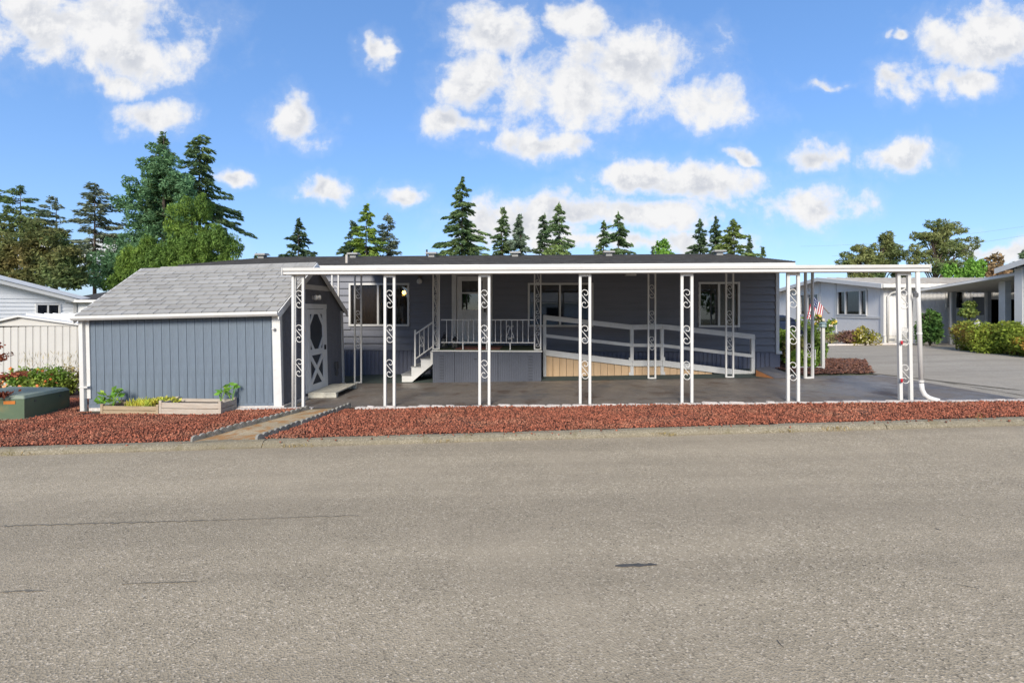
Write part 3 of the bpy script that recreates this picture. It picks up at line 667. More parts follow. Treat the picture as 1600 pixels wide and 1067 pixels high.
    s = hs(1264, 2.4); scroll_post('slim grey shaded inner carport post with scrolls beside the rose bush', s, 2.4, groundz(s, 2.4)+.018, zz(2.4)-.01, .20, .045, (2.08,1.49,.78), g, SCROLL_R, bar=True, yaw=.35)
carport()
# ------------------------------------------------------------------ porch, stairs, railing, ramp
PT, PZ = 2.62, .73
ps0, ps1 = hs(676, PT), hs(846, PT)
def porch():
    r = hthing('porch', 'slate blue boxed entry porch with green carpet top', 'porch', ps0, PT, 0); w = ps1-ps0; dp = TW-PT-.06
    xs = [0, w*.205, w*.44, w*.605, w]
    for i in range(4):
        a, b = xs[i]+.003, xs[i+1]-.003; prof = [(a, .02)]; n = max(3, int((b-a)/.05)); 
        for k in range(n):
            x0 = a+(b-a)*k/n; x1 = a+(b-a)*(k+1)/n; prof += [(x0, 0), (x1-.008, 0), (x1-.006, .006), (x1-.002, .006)]
        prof += [(b, 0), (b, .02)]
        MB().extr(prof, 'z', -.12, PZ-.035).build('front_panel', PORCHB, r)
    m = MB(); m.box(0, .02, .022, dp, -.12, PZ-.035); m.box(w-.02, w, .022, dp, -.12, PZ-.035); m.build('side_panel', PORCHB, r)
    for k in (.085, .90): 
        for j in range(9): MB().box(w*k-.05, w*k+.05, -.004, -.001, .05+j*.065, .085+j*.065).build('vent_slot', mat('vent_slot_dark', (.05,.055,.07), .7), r)
    MB().box(w*.385, w*.41, -.012, -.001, PZ-.21, PZ-.195).build('hatch_handle', BLACK, r)
    MB().box(-.02, w+.02, -.02, dp, PZ-.033, PZ-.005).build('deck', WHITE2, r)
    MB().box(.0, w, .01, dp, PZ-.004, PZ+.008).build('carpet', mat('moss_green_carpet', (.045,.06,.022), 1, .25, 8, bump=.4, bscale=200), r)
    o = hthing('door_mat', 'brick red door mat on porch in front of the entry door', 'mat', ps0+w*.40, PT+.45, PZ+.009); MB().box(-.5,.55,-.35,.45,0,.014).build('pile', MATT, o, bevel=.004)
    # railing
    R = hthing('porch_railing', 'white metal porch railing with balusters and lyre ornament between posts', 'railing', ps0, PT+.03, PZ)
    a, b = hs(689, PT)-ps0, hs(834, PT)-ps0; zt, zb = .70, .175
    MB().box(a, b, -.016, .016, zt-.012, zt+.012).build('top_rail', WHITE, R); MB().box(a, b, -.012, .012, zb-.01, zb+.01).build('bottom_rail', WHITE, R)
    n = 17; lx = [hs(723, PT)-ps0, hs(760, PT)-ps0, hs(797, PT)-ps0]
    for k in range(1, n):
        x = a+(b-a)*k/n; MB().box(x-.007, x+.007, -.007, .007, zb+.01, zt-.012).build('baluster', WHITE, R)
    for i, x in enumerate(lx): MB().box(x-.012, x+.012, -.012, .012, 0, zb-.01 if i != 1 else .80).build('leg', WHITE, R)
    x = lx[2]
    for sx in (-1, 1):
        pts = [(x+sx*(.0+q[0]), -.01, zb+q[1]) for q in ((.045,.09),(.03,.075),(.015,.09),(.02,.125),(.055,.13),(.085,.10),(.075,.16),(.045,.24),(.02,.32),(.018,.37),(.045,.40),(.07,.385),(.06,.36))]
        MB().tube(pts, .008, 5).build('lyre_ornament', WHITE, R, smooth=True)
    # porch posts
    sc = scroll_mesh(.085, .34, WHITE, thick=.007)
    for px, tx, w_ in ((840, 'at right end of porch beside the ramp', .14),):
        s = hs(px, PT+.03); scroll_post('white porch post with stacked scrolls '+tx, s, PT+.03, PZ+.009, 2.60, w_, .032, (.98,1.36,1.74,2.12,2.46), 'porch corner posts', sc, bar=True)
    s = hs(681.5, PT+.03); o = scroll_post('white porch corner post at the head of the steps', s, PT+.03, PZ+.009, 2.60, .14, .032, (1.0,1.75,2.12,2.46), 'porch corner posts', sc, bar=True)
    MB().box(-.016,.016,.10,.132,0,2.60-PZ).build('upright', WHITE, o)
    for z in (.3, .7, 1.1, 1.5): q = link('scroll', sc, o, (-.03,.06,z)); q.rotation_euler.z = 1.1
    # lanterns
    for px, hgt, tx in ((694.5, .40, 'taller black candle lantern on porch floor by corner post'), (711, .34, 'shorter black candle lantern on porch floor left of mat')):
        s = hs(px, PT+.45); L_ = hthing('lantern', tx, 'lantern', s, PT+.45, PZ+.009, 'black candle lanterns'); h = hgt
        m = MB(); m.box(-.07,.07,-.07,.07,0,.03)
        for q in ((-1,-1),(1,-1),(1,1),(-1,1)): m.box(q[0]*.062-.008,q[0]*.062+.008,q[1]*.062-.008,q[1]*.062+.008,.03,h*.55)
        m.box(-.075,.075,-.075,.075,h*.55,h*.58); m.build('frame', BLACK, L_)
        MB().lathe([(.085,h*.58),(.05,h*.70),(.03,h*.72),(.03,h*.8),(.008,h*.84)], 8).build('cap', BLACK, L_)
        MB().tube([(.035*math.cos(k*.4), 0, h*.86+.035*math.sin(k*.4)) for k in range(17)], .005, 5).build('ring', BLACK, L_)
        MB().box(-.058,.058,-.06,-.057,.032,h*.54).build('pane', GLASS, L_); MB().lathe([(.03,.03),(.03,.13)], 10).build('candle', CURTAIN, L_, smooth=True)
    # steps
    t0 = PT+.12; s0 = hs(628, t0); s1 = hs(675, t0)-.0; st = hthing('porch_steps', 'white wooden steps with dark treads up to porch left side', 'steps', s0, t0, 0); g0 = groundz(s0, t0)
    L_ = ps0-s0-.022; ns = 4; run = L_/3.25; rise = (PZ-.06-g0)/ns; prof = [(0, g0+.02)]
    for k in range(4): prof += [(run*k, g0+rise*(k+1)-(.0 if k else .02)), (min(run*(k+1), L_), g0+rise*(k+1)-(.0 if k else .02))]
    prof += [(L_, PZ-.34), (run*1.05, g0+.02)]
    for yy in (0, .86): MB().extr(prof, 'y', yy, yy+.04).build('stringer', WHITE2, st)
    for k in range(4):
        MB().box(run*k-.015, min(run*(k+1), L_), -.008, .905, g0+rise*(k+1)+.001, g0+rise*(k+1)+.022).build('tread', GREYPOST, st)
        MB().box(run*k, run*k+.015, .041, .859, g0+rise*k+.024, g0+rise*(k+1)).build('riser', WHITE2, st)
    sr = hthing('stair_railing', 'slanted white metal handrail with balusters along the porch steps', 'railing', s0, t0-.02, 0)
    xa = hs(649, t0)-s0; xb = ps0-s0-.02; za, zb2 = 1.09, 1.37; zc, zd = .50, .80
    MB().box(xa-.018, xa+.018, -.018, .018, g0+rise*2+.03, za+.10).build('newel', WHITE, sr)
    def bar(x0, z0, x1, z1, r_, nm): MB().tube([(x0,0,z0),(x1,0,z1)], r_, 4).build(nm, WHITE, sr)
    bar(xa, za, xb, zb2, .02, 'handrail'); bar(xa, zc, xb, zd, .014, 'bottom_rail')
    for k in range(1, 4): u = k/4; x = xa+(xb-xa)*u; bar(x, zc+(zd-zc)*u, x, za+(zb2-za)*u, .010, 'baluster')
    q = link('scroll', scroll_mesh(.07,.24,WHITE,thick=.006), sr, (xa+(xb-xa)*.38, 0, .92))
porch()
def ramp():
    T = 3.30; r0 = hs(851, T); f = lambda px, py: (hs(px, T)-r0, HP(px, py, T)[1])
    R = hthing('wheelchair_ramp', 'tan sided wheelchair ramp with white wooden railings along the home', 'ramp', r0, T, 0); wd = TW-T-.08
    P = [f(849,492), f(987,507.5), f(1034,506.5), f(1178,522.5)]
    M = [f(849,521.5), f(987,536.5), f(1034,537), f(1176,553.5)]
    B = [f(852,546), f(987,562.5), f(1034,562.5), f(1176,580)]
    posts = [(f(851,0)[0], P[0][1]), (f(987,0)[0], P[1][1]-.01), (f(1034,0)[0], P[2][1]-.01), (f(1175.5,0)[0], P[3][1]-.01)]
    for yy in (0,):
        for i, (x, z) in enumerate(posts):
            g0 = groundz(r0+x, T)
            MB().box(x-.04, x+.04, yy-.045, yy+.04, g0+.018, z-.02).build('post', WHITE2, R, bevel=.004)
            if i in (1, 2) and not yy:
                sx = -1 if i == 1 else 1
                MB().box(x+sx*.04, x+sx*.07, yy-.04, yy+.03, g0+.02, g0+.09).build('post_block', WHITE2, R); MB().box(x+sx*.04, x+sx*.07, yy-.04, yy+.03, g0+.36, g0+.44).build('post_block', WHITE2, R)
        for i in range(3):
            for (Q, th, dp_, nm, off) in ((P, .030, .07, 'handrail', 0), (P, .085, .022, 'top_rail', -.032), (M, .075, .022, 'mid_rail', 0), (B, .14, .024, 'curb_board', 0)):
                (x0, z0), (x1, z1) = Q[i], Q[i+1]; z0 += off; z1 += off; y0 = yy-.05-dp_*.5 if nm != 'handrail' else yy-.05
                y1 = y0+dp_ if nm != 'handrail' else yy+.045
                if nm != 'handrail': x0 += .003; x1 -= .003; y0 = yy-.07; y1 = yy-.047
                MB().hexa([(x0,y0,z0-th),(x1,y0,z1-th),(x1,y1,z1-th),(x0,y1,z0-th)], [(x0,y0,z0),(x1,y0,z1),(x1,y1,z1),(x0,y1,z0)]).build(nm, WHITE2, R)
    # deck and tan boards
    for i in range(3):
        (x0, z0), (x1, z1) = B[i], B[i+1]
        MB().hexa([(x0,.0,z0-.10),(x1,.0,z1-.10),(x1,wd,z1-.10),(x0,wd,z0-.10)], [(x0,.0,z0-.055),(x1,.0,z1-.055),(x1,wd,z1-.055),(x0,wd,z0-.055)]).build('deck', PLY, R)
    x = B[0][0]+.02; bw = .165; X1 = B[3][0]
    def zt(x):
        for i in range(3):
            if x <= B[i+1][0]: return B[i][1]+(B[i+1][1]-B[i][1])*(x-B[i][0])/(B[i+1][0]-B[i][0])
        return B[3][1]
    while x < X1-.03:
        xe = min(x+bw, X1); g0 = groundz(r0+x, T)+.016; a, b = x+.004, xe-.004
        if zt(b)-.15 > g0+.02:
            MB().hexa([(a,-.02,g0),(b,-.02,g0),(b,0,g0),(a,0,g0)], [(a,-.02,zt(a)-.13),(b,-.02,zt(b)-.13),(b,0,zt(b)-.13),(a,0,zt(a)-.13)]).build('side_board', TAN, R)
        x = xe
    # turned foot of the ramp
    A = [ground(1181,589), ground(1209.5,592.5), ground(1246,592), ground(1232,579)]
    w = thing('ramp_foot', 'low wedge with dark felt top and brown plywood side at ramp end', 'ramp', (A[0][0], A[0][1], slope(A[0][0])))
    o = A[0]; zhi = .165
    hl = (0, 0); ll = (A[1][0]-o[0], A[1][1]-o[1]); lr = (A[2][0]-o[0], A[2][1]-o[1]); hr = (hl[0]+lr[0]-ll[0]+.1, .55)
    sl = lambda p: slope(o[0]+p[0])-slope(o[0])+.018
    MB().add([(hl[0],hl[1],sl(hl)),(ll[0],ll[1],sl(ll)),(hl[0],hl[1],zhi)], [(0,1,2)]).add([(hl[0],hl[1],sl(hl)),(ll[0],ll[1],sl(ll)),(hl[0],hl[1],zhi),(hl[0]+.02,hl[1]+.005,sl(hl)),(ll[0]+.02,ll[1]+.005,sl(ll)),(hl[0]+.02,hl[1]+.005,zhi)], [(3,4,5),(0,3,5,2),(1,4,5,2),(0,1,4,3)]).build('side_board', RUSTWOOD, w)
    th = .022; q = [hl, ll, lr, hr]; zz = [zhi, sl(ll)+.004, sl(lr)+.004, zhi]
    MB().hexa([(p[0],p[1],z) for p, z in zip(q, zz)], [(p[0],p[1],z+th) for p, z in zip(q, zz)]).build('top_board', PLY, w)
ramp()
# ------------------------------------------------------------------ garden shed
def shed():
    x, y = H(SHED_S1, SHED_T0); g0 = slope(x)
    R = thing('garden_shed', 'blue grey board shed with pale shingle roof and white corner trim', 'shed', (x, y, g0), (0, -.0235, -ANG))
    Lx, Dy, ze, zp = SHED_S1-SHED_S0, SHED_T1-SHED_T0, 1.76, 2.72; mid = Dy/2
    eo = .13; sl = (zp-ze+.02)/(mid+eo); ytop = lambda yy: (zp-.05)-abs(yy-mid)*sl
    MB().box(-Lx+.02, .06, -.02, Dy, -.12, .045).build('foundation', CONC_L, R)
    n = 23; bw = (Lx-.0)/n
    brd = MB().extr([(0.004,0),(bw-.004,0),(bw-.004,.012),(bw,.016),(bw,.03),(0,.03),(0,.016),(.004,.012)], 'z', .10, ze-.01).mesh('siding_board', SHEDBLUE)
    for k in range(n): link('siding_board', brd, R, (-Lx+k*bw, 0, 0))
    MB().box(-Lx, 0, -.006, .03, .045, .099).build('base_board', SHEDBLUE, R)
    d0, d1, dz0, dz1 = .887, 1.737, .10, 1.86
    k = 0; yy = .03
    while yy < Dy-.03:                                                          # gable boards facing the carport
        y2 = min(yy+.16, Dy-.03); zb = .06; 
        if yy >= d0+.02 and y2 <= d1-.02: zb = dz1
        zt = min(ytop(yy), ytop(y2))-.0
        MB().hexa([(-.03,yy+.003,zb),(0,yy+.003,zb),(0,y2-.003,zb),(-.03,y2-.003,zb)], [(-.03,yy+.003,ytop(yy)),(0,yy+.003,ytop(yy)),(0,y2-.003,ytop(y2)),(-.03,y2-.003,ytop(y2))]).build('siding_board', HOMEBLUE, R)
        yy = y2
    MB().extr([(.03,.0),(mid,.0),(Dy-.03,0),(Dy-.03,ytop(Dy-.03)-.01),(mid,ytop(mid)-.01),(.03,ytop(.03)-.01)], 'x', -.05, -.031).build('gable_backing', HOMEBLUE, R)
    MB().extr([(.03,.0),(mid,.0),(Dy-.03,0),(Dy-.03,ytop(Dy-.03)),(mid,ytop(mid)),(.03,ytop(.03))], 'x', -Lx, -Lx+.03).build('far_gable', SHEDBLUE, R)
    MB().box(-Lx, 0, Dy-.03, Dy, .0, ze).build('back_wall', SHEDBLUE, R)
    # white trim
    MB().box(-.125, .022, -.022, -.002, .03, ze-.03).build('corner_trim', WHITE2, R); MB().box(.002, .022, -.002, .05, .03, ze-.03).build('corner_trim', WHITE2, R)
    MB().box(.002, .022, Dy-.07, Dy+.02, .03, ze-.03).build('corner_trim', WHITE2, R); MB().box(-Lx-.015, -Lx+.06, -.022, -.002, .22, ze-.03).build('corner_trim', WHITE2, R)
    MB().hexa([(.002,.52,2.17),(.018,.52,2.17),(.018,Dy-.52,2.17),(.002,Dy-.52,2.17)], [(.002,.52,2.27),(.018,.52,2.27),(.018,Dy-.52,2.27),(.002,Dy-.52,2.27)]).build('gable_trim', WHITE2, R)
    # roof
    rf = link('roof', None, R); ox0, ox1 = -Lx-.10, .06
    zr = lambda yy: zp-abs(yy-mid)*sl
    for sgn in (1, -1):
        y0 = mid-sgn*(mid+eo)
        MB().hexa([(ox0,y0,zr(y0)-.055),(ox1,y0,zr(y0)-.055),(ox1,mid,zp-.055),(ox0,mid,zp-.055)], [(ox0,y0,zr(y0)-.012),(ox1,y0,zr(y0)-.012),(ox1,mid,zp-.012),(ox0,mid,zp-.012)]).build('deck', mat('roofing_felt', (.05,.05,.05), .95), rf)
        for xx in (ox1+.001, ox0-.021): MB().hexa([(xx,y0-sgn*.02,zr(y0)-.15),(xx+.02,y0-sgn*.02,zr(y0)-.15),(xx+.02,mid,zp-.12),(xx,mid,zp-.12)], [(xx,y0-sgn*.02,zr(y0)-.02),(xx+.02,y0-sgn*.02,zr(y0)-.02),(xx+.02,mid,zp+.008),(xx,mid,zp+.008)]).build('rake_board', WHITE2, rf)
    nc = 12; slen = math.hypot(mid+eo, zp-zr(-eo)); ex = slen/nc; th = math.atan(sl); tw = .30
    tabs = []
    for v in range(4):
        j = random.uniform(-.004,.004)
        tabs.append(MB().hexa([(.007,0,-.004),(tw-.007,0,-.004),(tw-.007,ex+.03,-.014),(.007,ex+.03,-.014)], [(.007,j,.020),(tw-.007,j,.020),(tw-.007,ex+.03,.000),(.007,ex+.03,.000)]).mesh('shingle', SHINGLE_L))
    tones = [mat('pale_grey_shingle_b', (.275,.265,.248), .92, .14, 5, (.21,.205,.19), .42, 2.2, bump=.5, bscale=140), mat('pale_grey_shingle_c', (.345,.335,.315), .92, .14, 5, (.265,.255,.235), .42, 2.2, bump=.5, bscale=140)]
    tabs += [MB().hexa([(.007,0,-.004),(tw-.007,0,-.004),(tw-.007,ex+.03,-.014),(.007,ex+.03,-.014)], [(.007,0,.021),(tw-.007,0,.021),(tw-.007,ex+.03,.0),(.007,ex+.03,.0)]).mesh('shingle', t_) for t_ in tones]
    for c_ in range(nc):
        off = -(c_ % 2)*tw/2-(c_ % 3)*.03; xx = ox0+off
        while xx < ox1-.02:
            a, b = max(xx, ox0), min(xx+tw, ox1)
            if b-a > .03:
                yy = -eo+c_*ex*math.cos(th); z = zr(-eo)+c_*ex*math.sin(th)
                o = link('shingle', random.choice(tabs), rf, (a, yy, z-.008+random.uniform(0,.003))); o.rotation_euler = (th+random.uniform(-.006,.004), 0, 0); o.scale = ((b-a)/tw, 1, 1)
            xx += tw
    m = MB()
    for c_ in range(nc):
        u0, u1 = c_/nc, (c_+1)/nc; f = lambda u: Dy+eo-(mid+eo)*u
        m.hexa([(ox0,f(u0),zr(f(u0))-.01),(ox1,f(u0),zr(f(u0))-.01),(ox1,f(u1),zr(f(u1))-.01),(ox0,f(u1),zr(f(u1))-.01)], [(ox0,f(u0),zr(f(u0))+.012),(ox1,f(u0),zr(f(u0))+.012),(ox1,f(u1),zr(f(u1))-.001),(ox0,f(u1),zr(f(u1))-.001)])
    m.build('back_slope', SHINGLE_L, rf)
    xx = ox0+.42
    while xx < ox1-.05:
        x2 = min(xx+.27, ox1); MB().extr([(mid-.14, zr(mid-.14)+.012), (mid, zp+.028), (mid+.14, zr(mid+.14)+.012), (mid+.14, zr(mid+.14)-.005), (mid, zp+.008), (mid-.14, zr(mid-.14)-.005)], 'x', xx+.002, x2-.002).build('ridge_cap', SHINGLE_L, rf); xx = x2
    zf = zr(-eo)
    MB().extr([(-eo-.075, zf-.055), (-eo-.075, zf-.008), (-eo-.06, zf-.008), (-eo-.06,zf-.045),(-eo-.004, zf-.045), (-eo-.004, zf-.085), (-eo-.045, zf-.09)], 'x', ox0-.02, ox1+.02).build('gutter', WHITE2, rf)
    MB().box(ox0, ox1, -eo+.002, -.024, zf-.085, zf-.070).build('soffit', WHITE2, rf)
    # downspout at the far corner
    m = MB(); m.box(-Lx-.10, -Lx-.017, -.075, -.004, -.10, ze-.06); m.build('downspout', WHITE, R, bevel=.01)
    m = MB(); m.box(-Lx-.105, -Lx+.06, -.080, -.0, .42, .45); m.build('downspout_strap', WHITE2, R)
    # crossbuck screen door on the gable wall
    D = link('door', None, R); X0, X1 = .002, .030; DW = mat('door_white', (.80,.80,.78), .5, .05, 5, (.66,.65,.62), .25, 9)
    m = MB(); m.box(.001, .024, d0-.03, d0+.06, dz0, dz1-.08); m.box(.001, .024, d1-.06, d1+.03, dz0, dz1-.08); m.box(.001, .026, d0-.05, d1+.05, dz1-.08, dz1+.02); m.build('frame', DW, D)
    a, b, z0, z1 = d0+.065, d1-.065, dz0+.01, dz1-.09; sw = .085
    m = MB(); m.box(X0, X1, a, a+sw, z0, z1); m.box(X0, X1, b-sw, b, z0, z1); m.box(X0, X1-.001, a+sw, b-sw, z1-.10, z1); m.box(X0, X1-.001, a+sw, b-sw, z0, z0+.13); m.box(X0, X1-.001, a+sw, b-sw, z0+.72, z0+.84); m.box(X1, X1+.006, a, b, z0+.765, z0+.78)
    m.build('stile_frame', DW, D)
    ia, ib = a+sw, b-sw; q0, q1 = z0+.84, z1-.10; cc = .14
    for (cy, sy) in ((ia, 1), (ib, -1)):
        for (cz, sz) in ((q0, 1), (q1, -1)):
            MB().extr([(cy+sy*.0, cz+sz*(cc+.03)), (cy, cz+sz*(cc+.10)), (cy+sy*(cc+.04), cz), (cy+sy*(cc-.03), cz)], 'x', X0+.002, X1-.003).build('corner_brace', DW, D)
    p0, p1 = z0+.13, z0+.72; w = .058
    for (ya, yb) in ((ia, ib), (ib, ia)):
        sgn = 1 if yb > ya else -1; X_ = X1-.004 if sgn > 0 else X1-.008
        MB().extr([(ya, p0), (ya+sgn*w, p0), (yb, p1-w), (yb, p1), (yb-sgn*w, p1), (ya, p0+w)], 'x', X0+.003, X_).build('cross_brace', DW, D)
    MB().box(.0, .004, ia-.01, ib+.01, z0+.1, z1-.08).build('screen_panel', mat('dark_screen', (.05,.055,.065), .7, .1, 9), D)
    MB().box(X1+.006, X1+.03, b-.06, b-.02, z0+.80, z0+.90).build('handle', BLACK, D)
    # twin flood light over the door, outlet box, small corner camera
    l = link('flood_light', None, R); MB().box(.002,.05,1.19,1.27,1.97,2.05).build('mount', WHITE2, l)
    for yy, rr in ((1.10, -.5), (1.40, .6)):
        o = MB().lathe([(.02,0),(.03,.05),(.05,.11),(.052,.13)], 12).build('lamp_head', WHITE2, l, smooth=True); o.location = (.06, 1.18 if yy < 1.2 else 1.30, 2.0); o.rotation_euler = (rr*2.2, 1.4, 0)
    l = link('outlet_box', None, R); MB().box(.002,.06,2.15,2.25,.42,.58).build('cover', DARKGREY, l, bevel=.008); MB().tube([(.03,2.2,.42),(.03,2.2,.26)], .022, 8).build('conduit', DARKGREY, l); MB().box(.002,.05,2.17,2.24,.28,.36).build('cover', DARKGREY, l)
    o = MB().lathe([(.02,0),(.028,.02),(.028,.06),(.012,.075)], 10).build('camera', WHITE2, R); o.location = (-.10,-.02,1.42); o.rotation_euler = (math.pi/2,0,.5)
    # step
    Pt = H(SHED_S1+.32, SHED_T0+1.42); st = thing('door_step', 'weathered cream wooden pallet step below the shed door', 'step', (Pt[0], Pt[1], slope(Pt[0])+.014), (0, -.0235, -ANG+.03))
    for i in range(5): MB().box(-.28+i*.112, -.28+i*.112+.107, -.58, .58, .075, .10).build('slat', PALLETW, st)
    for yy in (-.57, .47): MB().box(-.28,.28,yy,yy+.09,0,.074).build('bearer', PALLETW, st)
shed()
# ------------------------------------------------------------------ raised planters and their plants
def planters():
    def bed(label, x0, x1, y0, y1, h, m, missing=None):
        r = hthing('raised_planter', label, 'planter', (x0+x1)/2, y0, None, 'wooden planters by the shed'); w = (x1-x0)/2; d = y1-y0; nb = 2
        for k in range(nb):
            z0, z1 = h*k/nb+.006, h*(k+1)/nb-.004
            MB().box(-w+.045, w-.045, random.uniform(-.004,.004), .03, z0, z1).build('board', m, r); MB().box(-w+.045, w-.045, d-.03, d, z0, z1).build('board', m, r)
            MB().box(-w+.008, -w+.038, .035, d-.035, z0, z1).build('board', m, r); MB().box(w-.038, w-.008, .035, d-.035, z0, z1).build('board', m, r)
        for sx in (-1, 1):
            for yy in (-.006, d-.04): MB().box(sx*w-.045 if sx > 0 else -w, w if sx > 0 else -w+.045, yy, yy+.046, 0, h+.03).build('corner_post', m, r)
        MB().box(-w+.04, w-.04, .03, d-.03, .01, h*.72).build('soil', SOIL, r)
        return r
    a0, a1, b1 = hs(157, -.40), hs(246, -.40), hs(341, -.40)
    bed('brown weathered wooden planter with yellowing plants by shed wall', a0, a1+.02, -.40, .0, .155, GREYWOOD)
    bed('pale bleached wooden planter with two leafy shoots by shed wall', a1+.03, b1+.05, -.40, .0, .20, PALEWOOD)
    YG = foliage('yellow_green_blade', (.38,.36,.07), (.22,.30,.05), .45, 6); GL = foliage('fresh_green_leaf', (.10,.24,.035), (.26,.32,.06), .45, 6)
    def leafy(label, s, t, z, n, hgt, spread, size):
        p = hthing('leafy_plant', label, 'plant', s, t, z); rng = np.random.default_rng(int(abs(s)*1000)); m = MB(); P = []; A = []
        for k in range(n):
            az = rng.uniform(0, 6.28); r_ = rng.uniform(.2, 1)*spread; hh = hgt*rng.uniform(.45, 1); tip = Vector((math.cos(az)*r_, math.sin(az)*r_*.6, hh)); m.tube([(0,0,0), tip*.5+Vector((0,0,hh*.12)), tip], .005, 4)
            for q in range(3): P.append(tip+Vector(rng.normal(0, size*.45, 3))); A.append((math.cos(az)*.8, math.sin(az)*.5, rng.uniform(-.2, .9)))
        m.build('stem', GL, p); leaves_obj('leaves', p, np.array(P), size, GL, np.array(A), .55, .6)
    g = lambda s: groundz(s, -.2)
    leafy('tall leafy green plant with broad leaves at planter left end', hs(178,-.2), -.22, g(-3.3)+.11, 11, .33, .26, .05)
    leafy('smaller broad leafed shoot nearer left planter corner', hs(163,-.25), -.25, g(-3.4)+.11, 6, .22, .14, .055)
    leafy('right hand pair shoot with bright leaves at far planter end', hs(345,-.15), -.15, g(-1.2)+.15, 5, .30, .16, .055)
    leafy('small bright leafy shoot beside the planter far corner', hs(362,-.1), -.1, g(-1.1)+.12, 4, .34, .10, .05)
    P = []; A = []
    for k in range(420):
        s = RNG.uniform(hs(205,-.2), hs(244,-.2)); t = RNG.uniform(-.33, -.08); h = RNG.uniform(.05,.19)
        x, y = H(s, t); P.append((x, y, slope(x)+.10+h*.5)); A.append((RNG.normal(0,.35), RNG.normal(0,.35), 1.0))
    o = leaves_obj('grass_clump', None, np.array(P), .075, YG, np.array(A)*2.2, .12, .5); tag(o, 'clump of yellow green bladed grass in the brown planter', 'plant')
    P = clump((0,0,0), (.30,.12,.05), 260); x, y = H(hs(258,-.1), -.12); o = leaves_obj('low_foliage', None, P+np.array((x, y, slope(x)+.20)), .035, YG, None, .4); tag(o, 'low yellow green foliage spilling between the two planters', 'plant')
planters()
